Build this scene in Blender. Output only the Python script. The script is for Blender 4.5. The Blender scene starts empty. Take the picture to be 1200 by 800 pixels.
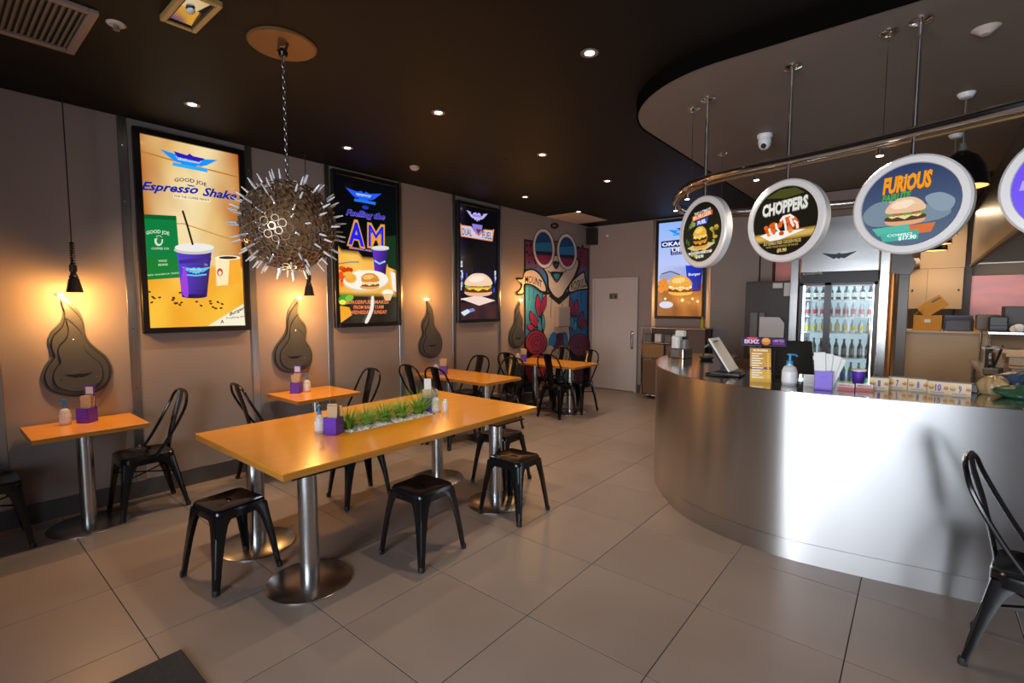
import bpy, bmesh, math, random
from mathutils import Vector, Matrix
random.seed(7)
PI = math.pi
sc = bpy.context.scene
col = sc.collection
R = math.radians

# ------------------------------------------------------------------ camera
F_PX, CAM_Z = 575.0, 1.65
YAW, PITCH = R(39.6), math.atan(43 / 575.0)
FW = Vector((-math.sin(YAW) * math.cos(PITCH), math.cos(YAW) * math.cos(PITCH), -math.sin(PITCH)))
RT = Vector((math.cos(YAW), math.sin(YAW), 0))
UP = RT.cross(FW)
CAM = Vector((0, 0, CAM_Z))
cd = bpy.data.cameras.new('camera'); cd.sensor_width = 36; cd.lens = F_PX * 36 / 1200; cd.clip_start = 0.05
cam = bpy.data.objects.new('camera', cd); col.objects.link(cam)
cam.matrix_world = Matrix(((RT.x, UP.x, -FW.x, 0), (RT.y, UP.y, -FW.y, 0), (RT.z, UP.z, -FW.z, CAM_Z), (0, 0, 0, 1)))
sc.camera = cam

# ------------------------------------------------------------------ light of the place
sc.view_settings.view_transform = 'Standard'; sc.view_settings.look = 'None'
sc.view_settings.exposure = 0.0; sc.view_settings.gamma = 1.0
sc.view_settings.use_curve_mapping = False
sc.cycles.use_denoising = True
sc.cycles.caustics_reflective = False; sc.cycles.caustics_refractive = False
sc.cycles.sample_clamp_indirect = 6.0
sc.cycles.max_bounces = 8
w = bpy.data.worlds.new('world'); sc.world = w; w.use_nodes = True
w.node_tree.nodes['Background'].inputs[0].default_value = (0.62, 0.78, 1.0, 1)
w.node_tree.nodes['Background'].inputs[1].default_value = 2.0

def area(name, loc, rot, sx, sy, power, colr, spread=180):
    l = bpy.data.lights.new(name, 'AREA'); l.shape = 'RECTANGLE'; l.size = sx; l.size_y = sy
    l.energy = power; l.color = colr; l.spread = R(spread)
    o = bpy.data.objects.new(name, l); col.objects.link(o); o.location = loc; o.rotation_euler = rot
    return o
# area lamps in the assumed shopfront behind the photographer stand in for daylight
for wx, ww, wp in ((-1.0, 1.38, 70), (.52, 1.46, 38), (2.06, 1.44, 26)):
    area('assumed_window_daylight', (wx, -2.59, 1.28), (R(90), 0, 0), ww, 2.04, wp, (0.86, 0.93, 1.0), 112)

def point(name, loc, power, colr, rad=0.03):
    l = bpy.data.lights.new(name, 'POINT'); l.energy = power; l.color = colr; l.shadow_soft_size = rad
    o = bpy.data.objects.new(name, l); col.objects.link(o); o.location = loc
    return o
def spot(name, loc, power, colr, ang=100, blend=0.6, rot=(0, 0, 0), rad=0.04):
    l = bpy.data.lights.new(name, 'SPOT'); l.energy = power; l.color = colr; l.spot_size = R(ang); l.spot_blend = blend
    l.shadow_soft_size = rad
    o = bpy.data.objects.new(name, l); col.objects.link(o); o.location = loc; o.rotation_euler = rot
    return o

# ------------------------------------------------------------------ pixel rays (1200 x 800)
def ray(x, y):
    return FW * F_PX + RT * (x - 600) - UP * (y - 400)
def onplane(px, P, n):
    d = ray(*px); t = (P - CAM).dot(n) / d.dot(n)
    return CAM + d * t
def onz(x, y, z): return onplane((x, y), Vector((0, 0, z)), Vector((0, 0, 1)))
def lin(c):
    return c / 12.92 if c <= 0.04045 else ((c + 0.055) / 1.055) ** 2.4
def hx(s):
    s = s.lstrip('#')
    return tuple(lin(int(s[i:i + 2], 16) / 255) for i in (0, 2, 4))

# ------------------------------------------------------------------ materials
def mat(name, base, rough=0.5, metal=0.0, coat=0.0, emit=None, es=0.0, noise=None, bump=None, spec=0.5, trans=0.0, alpha=1.0, aniso=None, ior=None):
    m = bpy.data.materials.new(name); m.use_nodes = True
    nt = m.node_tree; b = nt.nodes['Principled BSDF']
    if isinstance(base, str): base = hx(base)
    b.inputs['Base Color'].default_value = (*base, 1); b.inputs['Roughness'].default_value = rough
    b.inputs['Metallic'].default_value = metal; b.inputs['Coat Weight'].default_value = coat
    b.inputs['Coat Roughness'].default_value = 0.08
    b.inputs['Specular IOR Level'].default_value = spec
    b.inputs['Transmission Weight'].default_value = trans; b.inputs['Alpha'].default_value = alpha
    if ior: b.inputs['IOR'].default_value = ior
    if emit is not None:
        if isinstance(emit, str): emit = hx(emit)
        b.inputs['Emission Color'].default_value = (*emit, 1); b.inputs['Emission Strength'].default_value = es
    tc = nt.nodes.new('ShaderNodeTexCoord')
    if noise:   # (scale vec3, amount, second colour, detail)
        scl, amt, c2, det = noise
        if isinstance(c2, str): c2 = hx(c2)
        mp = nt.nodes.new('ShaderNodeMapping'); mp.inputs['Scale'].default_value = scl
        nz = nt.nodes.new('ShaderNodeTexNoise'); nz.inputs['Scale'].default_value = 1; nz.inputs['Detail'].default_value = det
        rp = nt.nodes.new('ShaderNodeValToRGB'); rp.color_ramp.elements[0].position = 0.35; rp.color_ramp.elements[1].position = 0.68
        rp.color_ramp.elements[0].color = (*base, 1)
        rp.color_ramp.elements[1].color = (*[base[i] * (1 - amt) + c2[i] * amt for i in range(3)], 1)
        nt.links.new(tc.outputs['Object'], mp.inputs[0]); nt.links.new(mp.outputs[0], nz.inputs['Vector'])
        nt.links.new(nz.outputs['Fac'], rp.inputs[0]); nt.links.new(rp.outputs[0], b.inputs['Base Color'])
    if bump:    # (scale vec3, strength)
        mp = nt.nodes.new('ShaderNodeMapping'); mp.inputs['Scale'].default_value = bump[0]
        nz = nt.nodes.new('ShaderNodeTexNoise'); nz.inputs['Scale'].default_value = 1; nz.inputs['Detail'].default_value = 3
        bp = nt.nodes.new('ShaderNodeBump'); bp.inputs['Strength'].default_value = bump[1]; bp.inputs['Distance'].default_value = 0.01
        nt.links.new(tc.outputs['Object'], mp.inputs[0]); nt.links.new(mp.outputs[0], nz.inputs['Vector'])
        nt.links.new(nz.outputs['Fac'], bp.inputs['Height']); nt.links.new(bp.outputs[0], b.inputs['Normal'])
    if aniso is not None:
        b.inputs['Anisotropic'].default_value = aniso[0]; b.inputs['Anisotropic Rotation'].default_value = aniso[1]
        tg = nt.nodes.new('ShaderNodeTangent'); tg.direction_type = 'RADIAL'; tg.axis = 'Z'
        nt.links.new(tg.outputs[0], b.inputs['Tangent'])
    return m

def attr_mat(name, emis, rough=0.4, diffuse=0.6, coat=0.0, spec=0.5):
    """printed colour read from the mesh colour attribute; self-lit when emis > 0"""
    m = bpy.data.materials.new(name); m.use_nodes = True; nt = m.node_tree; b = nt.nodes['Principled BSDF']
    a = nt.nodes.new('ShaderNodeVertexColor'); a.layer_name = 'print'
    mx = nt.nodes.new('ShaderNodeMix'); mx.data_type = 'RGBA'; mx.inputs[0].default_value = diffuse
    mx.inputs[6].default_value = (0, 0, 0, 1)
    nt.links.new(a.outputs[0], mx.inputs[7]); nt.links.new(mx.outputs[2], b.inputs['Base Color'])
    b.inputs['Roughness'].default_value = rough; b.inputs['Coat Weight'].default_value = coat
    b.inputs['Specular IOR Level'].default_value = spec
    b.inputs['Coat Roughness'].default_value = 0.03
    if emis > 0:
        nt.links.new(a.outputs[0], b.inputs['Emission Color']); b.inputs['Emission Strength'].default_value = emis
    return m

M = dict(
    panel=mat('wall_panel_paint', (0.33, 0.275, 0.25), 0.6, spec=0.3, noise=((1.2, 1.2, 1.2), 0.25, (0.28, 0.23, 0.21), 4)),
    backwall=mat('back_wall_paint', (0.33, 0.275, 0.25), 0.6, noise=((1.5, 1.5, 1.5), 0.25, (0.31, 0.275, 0.26), 4)),
    black_ceil=mat('black_ceiling_paint', (0.0035, 0.0028, 0.0022), 0.6, spec=0.2, noise=((2, 2, 2), 0.5, (0.006, 0.0048, 0.0038), 3)),
    soffit=mat('ceiling_panel_paint', (0.19, 0.150, 0.122), 0.6, noise=((1.0, 1.0, 1.0), 0.4, (0.15, 0.118, 0.096), 3)),
    soffit_edge=mat('ceiling_panel_edge_paint', (0.0035, 0.003, 0.0025), 0.9, spec=0.0),
    tile=mat('floor_tile_porcelain', (0.31, 0.247, 0.215), 0.36, noise=((1.6, 1.6, 1.6), 0.7, (0.245, 0.192, 0.166), 6), bump=((9, 9, 9), 0.04)),
    grout=mat('grout', (0.025, 0.02, 0.018), 0.9),
    skirt=mat('skirting_tile', (0.085, 0.08, 0.082), 0.4, noise=((2, 2, 2), 0.5, (0.06, 0.055, 0.055), 4)),
    steel=mat('brushed_steel', (0.56, 0.55, 0.55), 0.27, 1.0, noise=((2, 2, 60), 0.5, (0.44, 0.43, 0.43), 3)),
    strip=mat('strip_steel', (0.52, 0.51, 0.505), 0.30, 1.0, noise=((40, 40, 2), 0.4, (0.33, 0.32, 0.31), 2)),
    plaque=mat('plaque_steel', (0.13, 0.135, 0.135), 0.36, 0.5, noise=((3, 3, 3), 0.5, (0.10, 0.105, 0.105), 2)),
    counter=mat('counter_steel', (0.60, 0.585, 0.58), 0.30, 1.0, aniso=(0.82, 0.25), noise=((2.5, 2.5, 0.4), 0.4, (0.56, 0.545, 0.54), 4)),
    countertop=mat('countertop_steel', (0.52, 0.50, 0.48), 0.12, 1.0),
    chrome=mat('chrome', (0.72, 0.70, 0.69), 0.10, 1.0),
    wood=mat('orange_wood', (0.78, 0.325, 0.016), 0.24, coat=0.35, noise=((22, 1.2, 22), 0.4, (0.66, 0.25, 0.015), 4)),
    woodedge=mat('ply_edge', (0.55, 0.22, 0.035), 0.45, noise=((3, 3, 160), 0.5, (0.26, 0.10, 0.02), 2)),
    blackmetal=mat('black_enamel', (0.004, 0.004, 0.005), 0.20, spec=0.42, coat=0.15),
    rubber=mat('black_rubber', (0.012, 0.012, 0.012), 0.7),
    blackplastic=mat('black_plastic', (0.012, 0.011, 0.011), 0.4),
    frame=mat('screen_frame', (0.006, 0.005, 0.005), 0.35),
    white=mat('white_plastic', (0.75, 0.73, 0.72), 0.4),
    doorwhite=mat('door_paint', (0.56, 0.52, 0.51), 0.5),
    purple=mat('purple_card', (0.13, 0.035, 0.50), 0.4),
    kraft=mat('kraft_paper', (0.60, 0.42, 0.25), 0.8),
    paper=mat('white_paper', (0.78, 0.76, 0.73), 0.7),
    bottle=mat('clear_gel_bottle', (0.72, 0.74, 0.75), 0.15, alpha=0.75, coat=0.3),
    bluecap=mat('blue_pump', (0.02, 0.25, 0.55), 0.35),
    leaf=mat('grass_blade', (0.09, 0.28, 0.025), 0.5, noise=((25, 25, 12), 0.8, (0.26, 0.45, 0.05), 2)),
    pebble=mat('white_pebble', (0.86, 0.85, 0.83), 0.6),
    bronze=mat('bronze_ring', (0.58, 0.44, 0.33), 0.32, 0.8, noise=((9, 9, 9), 0.7, (0.25, 0.16, 0.11), 2)),
    plug=mat('plug_metal', (0.70, 0.66, 0.63), 0.25, 1.0),
    ceramic=mat('plug_ceramic', (0.80, 0.76, 0.74), 0.2, coat=0.3),
    gold=mat('brass_plate', (0.20, 0.11, 0.045), 0.45, 0.6),
    lampmetal=mat('lamp_bronze', (0.03, 0.022, 0.018), 0.4, 0.3),
    bulb=mat('warm_bulb', (1, 0.8, 0.5), 0.3, emit=(1, 0.68, 0.30), es=14.0),
    bulbsoft=mat('warm_inner', (0.9, 0.65, 0.3), 0.5, emit=(1, 0.60, 0.20), es=0.9),
    down=mat('downlight_lens', (1, 0.9, 0.8), 0.3, emit=(1, 0.86, 0.66), es=7.0),
    downring=mat('downlight_ring', (0.25, 0.22, 0.19), 0.4, 0.6),
    coolglow=mat('cooler_light', (0.9, 0.97, 1), 0.4, emit=(0.72, 0.92, 1.0), es=9.0),
    darkbrown=mat('dark_brown_panel', (0.045, 0.034, 0.030), 0.45),
    brownpanel=mat('brown_panel', (0.135, 0.10, 0.085), 0.45),
    cream=mat('cream_laminate', (0.60, 0.44, 0.29), 0.5, noise=((2, 2, 2), 0.3, (0.52, 0.37, 0.24), 3)),
    creamwall=mat('kitchen_wall', (0.46, 0.36, 0.27), 0.6, noise=((2, 2, 2), 0.3, (0.40, 0.31, 0.23), 3)),
    box=mat('cardboard', (0.60, 0.27, 0.035), 0.75, noise=((6, 6, 6), 0.4, (0.50, 0.21, 0.03), 3)),
    redlit_steel=mat('red_reflection_steel', (0.62, 0.24, 0.20), 0.35, 0.7, noise=((2, 2, 6), 0.8, (0.40, 0.20, 0.20), 3)),  # red light reflected on plain stainless, put into the base colour
    hood=mat('hood_steel', (0.42, 0.37, 0.33), 0.35, 1.0, noise=((3, 3, 8), 0.5, (0.33, 0.28, 0.25), 3)),
    hoodin=mat('hood_inside', (0.30, 0.27, 0.23), 0.5, 0.3),
    copper=mat('copper_pipe', (0.62, 0.27, 0.08), 0.35, 0.8),
    glass=mat('clear_glass', (0.75, 0.9, 0.95), 0.03, alpha=0.10),
    shopglass=mat('shop_glass', (1, 1, 1), 0.02, trans=1.0, ior=1.01),  # unused, the assumed shopfront openings have no panes
    greenglass=mat('green_bottle', (0.01, 0.16, 0.03), 0.1, coat=0.5),
    darkglass=mat('dark_bottle', (0.012, 0.011, 0.013), 0.12, coat=0.5),
    clearbottle=mat('water_bottle', (0.55, 0.70, 0.78), 0.1, coat=0.5, alpha=0.8),
    yellow=mat('yellow_label', (0.72, 0.55, 0.015), 0.4),
    redlabel=mat('red_label', (0.55, 0.05, 0.05), 0.4),
    bluelabel=mat('blue_label', (0.04, 0.08, 0.45), 0.4),
    pink=mat('pink_paper', (0.75, 0.33, 0.33), 0.6),
    greenbag=mat('green_plastic_bag', (0.025, 0.08, 0.04), 0.3, bump=((14, 14, 14), 0.6)),
    bluebag=mat('blue_plastic', (0.035, 0.06, 0.11), 0.3, bump=((10, 10, 10), 0.6)),
    claybag=mat('tan_plastic_bag', (0.42, 0.28, 0.13), 0.25, bump=((16, 16, 16), 0.8)),
    mat_=mat('door_mat', (0.018, 0.020, 0.024), 0.75, bump=((160, 160, 160), 0.5), noise=((60, 60, 60), 0.4, (0.04, 0.045, 0.05), 2)),
    ventgrey=mat('vent_grille', (0.13, 0.115, 0.105), 0.5),
    ventframe=mat('vent_frame', (0.24, 0.175, 0.145), 0.5),
    hatch=mat('hatch_paint', (0.50, 0.42, 0.36), 0.6),
    signrim=mat('sign_rim', (0.72, 0.67, 0.64), 0.40, 0.1),
    signback=mat('sign_back', (0.03, 0.028, 0.027), 0.4),
    screen=attr_mat('backlit_print', 1.05, 0.15, 0.04, coat=0.25),
    signprint=attr_mat('sign_print', 0.75, 0.35, 0.30, spec=0.12),  # emission added to brighten the sign faces
    paint=attr_mat('mural_paint', 0.0, 0.6, 1.0),
    cardprint=attr_mat('card_print', 0.0, 0.45, 1.0),
    pictogram=mat('pictogram_black', (0.01, 0.01, 0.01), 0.4),
    emblem=mat('emblem_dark', (0.012, 0.012, 0.015), 0.4),
    emblemblue=mat('emblem_blue', (0.02, 0.05, 0.12), 0.35),
    greyplastic=mat('grey_plastic', (0.17, 0.165, 0.165), 0.4),
)

# ------------------------------------------------------------------ mesh builder
class MB:
    def __init__(s): s.v = []; s.f = []
    def add(s, vs, fs):
        o = len(s.v); s.v += [tuple(v) for v in vs]; s.f += [tuple(i + o for i in f) for f in fs]; return s
    def box(s, x0, x1, y0, y1, z0, z1, b=0.0, m=None):
        if b <= 0:
            vs = [(x, y, z) for z in (z0, z1) for y in (y0, y1) for x in (x0, x1)]
            fs = [(0, 2, 3, 1), (4, 5, 7, 6), (0, 1, 5, 4), (2, 6, 7, 3), (0, 4, 6, 2), (1, 3, 7, 5)]
        else:
            b = min(b, (x1 - x0) / 2.01, (y1 - y0) / 2.01, (z1 - z0) / 2.01)
            vs = []; idx = {}
            for sx in (0, 1):
                for sy in (0, 1):
                    for sz in (0, 1):
                        X = (x0, x1)[sx]; Y = (y0, y1)[sy]; Z = (z0, z1)[sz]
                        xi = X + (b, -b)[sx]; yi = Y + (b, -b)[sy]; zi = Z + (b, -b)[sz]
                        for k, p in enumerate(((X, yi, zi), (xi, Y, zi), (xi, yi, Z))):
                            idx[sx, sy, sz, k] = len(vs); vs.append(p)
            fs = []
            I = lambda a, b_, c, k: idx[a, b_, c, k]
            for sx in (0, 1):
                q = [I(sx, 0, 0, 0), I(sx, 1, 0, 0), I(sx, 1, 1, 0), I(sx, 0, 1, 0)]; fs.append(q if sx else q[::-1])
            for sy in (0, 1):
                q = [I(0, sy, 0, 1), I(0, sy, 1, 1), I(1, sy, 1, 1), I(1, sy, 0, 1)]; fs.append(q if sy else q[::-1])
            for sz in (0, 1):
                q = [I(0, 0, sz, 2), I(1, 0, sz, 2), I(1, 1, sz, 2), I(0, 1, sz, 2)]; fs.append(q if sz else q[::-1])
            for a in (0, 1):
                for c in (0, 1):
                    fs.append([I(0, a, c, 1), I(1, a, c, 1), I(1, a, c, 2), I(0, a, c, 2)])
                    fs.append([I(a, 0, c, 0), I(a, 1, c, 0), I(a, 1, c, 2), I(a, 0, c, 2)])
                    fs.append([I(a, c, 0, 0), I(a, c, 1, 0), I(a, c, 1, 1), I(a, c, 0, 1)])
            for sx in (0, 1):
                for sy in (0, 1):
                    for sz in (0, 1): fs.append([I(sx, sy, sz, k) for k in range(3)])
        if m is not None: vs = [m @ Vector(v) for v in vs]
        return s.add(vs, fs)
    def cyl(s, p0, p1, r0, r1=None, n=16, caps=True):
        r1 = r0 if r1 is None else r1
        p0 = Vector(p0); p1 = Vector(p1); d = (p1 - p0).normalized()
        a = d.orthogonal().normalized(); b = d.cross(a)
        vs = []
        for p, r in ((p0, r0), (p1, r1)):
            vs += [p + (a * math.cos(2 * PI * i / n) + b * math.sin(2 * PI * i / n)) * r for i in range(n)]
        fs = [(i, (i + 1) % n, n + (i + 1) % n, n + i) for i in range(n)]
        if caps: fs += [tuple(range(n))[::-1], tuple(range(n, 2 * n))]
        return s.add(vs, fs)
    def lathe(s, prof, c=(0, 0, 0), n=24, m=None, caps=True):
        vs = []; fs = []
        for r, z in prof:
            vs += [Vector((c[0] + r * math.cos(2 * PI * i / n), c[1] + r * math.sin(2 * PI * i / n), c[2] + z)) for i in range(n)]
        for k in range(len(prof) - 1):
            fs += [(k * n + i, k * n + (i + 1) % n, (k + 1) * n + (i + 1) % n, (k + 1) * n + i) for i in range(n)]
        if caps and prof[0][0] > 1e-6: fs.append(tuple(range(n))[::-1])
        if caps and prof[-1][0] > 1e-6: fs.append(tuple(range((len(prof) - 1) * n, len(prof) * n)))
        if m is not None: vs = [m @ v for v in vs]
        return s.add(vs, fs)
    def tube(s, pts, r, n=8, closed=False, caps=True):
        P = [Vector(p) for p in pts]; N = len(P); vs = []; fs = []
        nrm = None
        for i in range(N):
            if closed: t = P[(i + 1) % N] - P[i - 1]
            else: t = P[min(i + 1, N - 1)] - P[max(i - 1, 0)]
            t.normalize()
            if nrm is None: nrm = t.orthogonal().normalized()
            else: nrm = (nrm - t * nrm.dot(t)).normalized()
            b = t.cross(nrm); rr = r[i] if isinstance(r, (list, tuple)) else r
            vs += [P[i] + (nrm * math.cos(2 * PI * k / n) + b * math.sin(2 * PI * k / n)) * rr for k in range(n)]
        for i in range(N if closed else N - 1):
            j = (i + 1) % N
            fs += [(i * n + k, i * n + (k + 1) % n, j * n + (k + 1) % n, j * n + k) for k in range(n)]
        if caps and not closed: fs += [tuple(range(n))[::-1], tuple(range((N - 1) * n, N * n))]
        return s.add(vs, fs)
    def loft(s, secs, caps=True, closed=False):
        n = len(secs[0]); vs = [p for q in secs for p in q]; fs = []
        for k in range(len(secs) - 1):
            fs += [(k * n + i, k * n + (i + 1) % n, (k + 1) * n + (i + 1) % n, (k + 1) * n + i) for i in range(n)]
        if caps: fs += [tuple(range(n))[::-1], tuple(range((len(secs) - 1) * n, len(secs) * n))]
        return s.add(vs, fs)
    def prism(s, poly, f0, f1):
        """outline poly [(a,b)], f0/f1 map (a,b)->3d for the two faces"""
        return s.loft([[f0(*p) for p in poly], [f1(*p) for p in poly]])
    def sphere(s, c, r, n=12, m=8, sz=None):
        sz = sz or (1, 1, 1)
        prof = [(r * math.sin(PI * k / m), -r * math.cos(PI * k / m)) for k in range(m + 1)]
        vs = []; fs = []
        for rr, z in prof:
            vs += [(c[0] + sz[0] * rr * math.cos(2 * PI * i / n), c[1] + sz[1] * rr * math.sin(2 * PI * i / n), c[2] + sz[2] * z) for i in range(n)]
        for k in range(m):
            fs += [(k * n + i, k * n + (i + 1) % n, (k + 1) * n + (i + 1) % n, (k + 1) * n + i) for i in range(n)]
        return s.add(vs, fs)
    def build(s, name, material, parent=None, loc=None, smooth=35, world=False):
        me = bpy.data.meshes.new(name); me.from_pydata(s.v, [], s.f)
        bm = bmesh.new(); bm.from_mesh(me)
        bmesh.ops.remove_doubles(bm, verts=bm.verts, dist=1e-6)
        bmesh.ops.recalc_face_normals(bm, faces=bm.faces); bm.to_mesh(me); bm.free()
        if smooth:
            me.polygons.foreach_set('use_smooth', [True] * len(me.polygons)); me.set_sharp_from_angle(angle=R(smooth))
        me.materials.append(M[material] if isinstance(material, str) else material)
        o = link(name, me, parent, loc)
        if world and parent is not None: o.matrix_parent_inverse = wmat(parent).inverted()
        return o
def wmat(o):
    m = Matrix.LocRotScale(o.location, o.rotation_euler, o.scale)
    return m if o.parent is None else wmat(o.parent) @ o.matrix_parent_inverse @ m

def link(name, me, parent=None, loc=None):
    o = bpy.data.objects.new(name, me); col.objects.link(o)
    if parent is not None: o.parent = parent
    if loc is not None: o.location = loc
    return o
def tag(o, label=None, cat=None, group=None, kind=None):
    if label: o['label'] = label
    if cat: o['category'] = cat
    if group: o['group'] = group
    if kind: o['kind'] = kind
    return o
def thing(name, label, cat, loc=(0, 0, 0), rz=0, group=None):
    o = bpy.data.objects.new(name, None); col.objects.link(o); o.empty_display_size = 0.1
    o.location = loc; o.rotation_euler = (0, 0, rz)
    return tag(o, label, cat, group)
def copy_tree(o, parent=None):
    c = o.copy(); col.objects.link(c); c.parent = parent
    for ch in o.children: copy_tree(ch, c)
    return c
def place(o, loc, rz=0, label=None, group=None):
    o.location = loc; o.rotation_euler = (0, 0, rz)
    if label: o['label'] = label
    if group: o['group'] = group
    return o
class Proto:
    """first use hands out the original, later uses a copy with copies of its parts"""
    def __init__(s, o): s.o = o; s.used = False
    def __call__(s, loc, rz, label, group=None):
        o = copy_tree(s.o) if s.used else s.o
        s.used = True
        return place(o, loc, rz, label, group)
def catmull(P, n=8, closed=False):
    P = [Vector(p) for p in P]; N = len(P); out = []
    rng = range(N) if closed else range(N - 1)
    for i in rng:
        if closed: p0, p1, p2, p3 = P[i - 1], P[i], P[(i + 1) % N], P[(i + 2) % N]
        else: p0, p1, p2, p3 = P[max(i - 1, 0)], P[i], P[i + 1], P[min(i + 2, N - 1)]
        for k in range(n):
            t = k / n
            out.append(0.5 * ((2 * p1) + (p2 - p0) * t + (2 * p0 - 5 * p1 + 4 * p2 - p3) * t * t + (3 * p1 - p0 - 3 * p2 + p3) * t ** 3))
    if not closed: out.append(P[-1])
    return out
def rrect(hx_, hy_, r, n=4):
    out = []
    for cx, cy, a0 in ((hx_ - r, hy_ - r, 0), (-hx_ + r, hy_ - r, 90), (-hx_ + r, -hy_ + r, 180), (hx_ - r, -hy_ + r, 270)):
        for k in range(n + 1):
            a = R(a0 + 90 * k / n); out.append((cx + r * math.cos(a), cy + r * math.sin(a)))
    return out

# ------------------------------------------------------------------ flat print traced onto a real plane
class Art:
    def __init__(s, P, n, gap=0.0006, post=None):
        s.P = Vector(P); s.n = Vector(n).normalized(); s.gap = gap; s.lay = 0; s.v = []; s.f = []; s.c = []; s.post = post
    def _pt(s, px):
        q = onplane(px, s.P, s.n) if s.post is None else s.post(px)
        return q + s.n * (s.gap * s.lay)
    def face(s, pts, cols, new=True):
        if new: s.lay += 1
        o = len(s.v); s.v += [tuple(s._pt(p)) for p in pts]; s.f.append(tuple(range(o, o + len(pts)))); s.c.append(cols)
    def poly(s, pts, c, new=True):
        c = hx(c) if isinstance(c, str) else c
        s.face(pts, [c] * len(pts), new); return s
    def ell(s, x, y, a, b, c, rot=0, a0=0, a1=360, n=28, new=True):
        ca, sa = math.cos(R(rot)), math.sin(R(rot)); pts = []
        m = n if a1 - a0 >= 360 else n + 1
        for k in range(m):
            t = R(a0 + (a1 - a0) * k / n); u, v = a * math.cos(t), b * math.sin(t)
            pts.append((x + u * ca - v * sa, y + u * sa + v * ca))
        return s.poly(pts, c, new)
    def smooth(s, pts, c, n=5):
        q = catmull([(p[0], p[1], 0) for p in pts], n, True)
        return s.poly([(p.x, p.y) for p in q], c)
    def line(s, pts, wd, c):
        """open stroke of width wd"""
        q = [Vector((p[0], p[1])) for p in pts]; L = []; Rr = []
        for i in range(len(q)):
            t = (q[min(i + 1, len(q) - 1)] - q[max(i - 1, 0)]).normalized(); nn = Vector((-t.y, t.x)) * wd / 2
            L.append(q[i] + nn); Rr.append(q[i] - nn)
        s.lay += 1
        for i in range(len(q) - 1): s.poly([L[i], L[i + 1], Rr[i + 1], Rr[i]], c, False)
        return s
    def grid(s, quad, nx, ny, fn):
        """quad TL,TR,BR,BL in px; fn(u,v)->hex or rgb, v down"""
        s.lay += 1; TL, TR, BR, BL = [Vector((p[0], p[1])) for p in quad]
        def P(i, j):
            u, v = i / nx, j / ny; return (TL.lerp(TR, u)).lerp(BL.lerp(BR, u), v)
        cc = {}
        for i in range(nx + 1):
            for j in range(ny + 1):
                c = fn(i / nx, j / ny); cc[i, j] = hx(c) if isinstance(c, str) else c
        for i in range(nx):
            for j in range(ny):
                k = [(i, j), (i + 1, j), (i + 1, j + 1), (i, j + 1)]
                s.face([P(*q) for q in k], [cc[q] for q in k], False)
        return s
    def text(s, txt, p0, p1, h, c, bold=0.0, shear=0.0, up=None, arc=0.0):
        """baseline from p0 to p1 in px, cap height h px"""
        c = hx(c) if isinstance(c, str) else c
        cu = bpy.data.curves.new('t', 'FONT'); cu.body = txt; cu.resolution_u = 2; cu.offset = bold; cu.shear = shear
        o = bpy.data.objects.new('t', cu); col.objects.link(o)
        dg = bpy.context.evaluated_depsgraph_get(); me = bpy.data.meshes.new_from_object(o.evaluated_get(dg))
        vs = [v.co.copy() for v in me.vertices]; fs = [tuple(p.vertices) for p in me.polygons]
        bpy.data.objects.remove(o); bpy.data.curves.remove(cu); bpy.data.meshes.remove(me)
        if not vs: return s
        x0 = min(v.x for v in vs); x1 = max(v.x for v in vs); cap = 0.70
        P0, P1 = Vector(p0), Vector(p1); d = P1 - P0
        up = Vector(up) if up else Vector((0, -1))
        s.lay += 1; o0 = len(s.v)
        for v in vs:
            u = (v.x - x0) / (x1 - x0); q = P0 + d * u + up * (v.y / cap * h) + up * (arc * (1 - (2 * u - 1) ** 2))
            s.v.append(tuple(s._pt((q.x, q.y))))
        for f in fs: s.f.append(tuple(i + o0 for i in f)); s.c.append([c] * len(f))
        return s
    def build(s, name, material, parent=None):
        me = bpy.data.meshes.new(name); me.from_pydata(s.v, [], s.f)
        at = me.color_attributes.new('print', 'FLOAT_COLOR', 'CORNER')
        flat = []
        for c in s.c:
            for q in c: flat += [q[0], q[1], q[2], 1.0]
        at.data.foreach_set('color', flat)
        me.materials.append(M[material]); o = link(name, me, parent)
        if parent is not None: o.matrix_parent_inverse = wmat(parent).inverted()
        return o
def mix(a, b, t):
    a = hx(a) if isinstance(a, str) else a; b = hx(b) if isinstance(b, str) else b
    t = max(0, min(1, t)); return tuple(a[i] * (1 - t) + b[i] * t for i in range(3))
def wob(u, v, k=1.0):
    return 0.5 + 0.25 * math.sin(5.1 * k * u + 2.3 * math.sin(3.7 * k * v)) + 0.25 * math.sin(6.3 * k * v + 1.7 * math.sin(4.1 * k * u + 1))
def wings(A, x, y, w, h, c1, c2, slope=0.0, tilt=None):
    """spread-wing emblem, centre x,y, half width w"""
    q = lambda a, b: (x + a * w, y + b * h + a * w * slope)
    A.poly([q(-1, -.55), q(-.35, -.28), q(-.12, -.45), q(0, -.2), q(.12, -.45), q(.35, -.28), q(1, -.55), q(.62, .25), q(.42, .5), q(.3, .45), q(.2, .75), q(.08, .6), q(0, .95), q(-.08, .6), q(-.2, .75), q(-.3, .45), q(-.42, .5), q(-.62, .25)], c1)
    A.poly([q(-.45, -.1), q(.45, -.1), q(.38, .22), q(-.38, .22)], c2)
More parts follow.
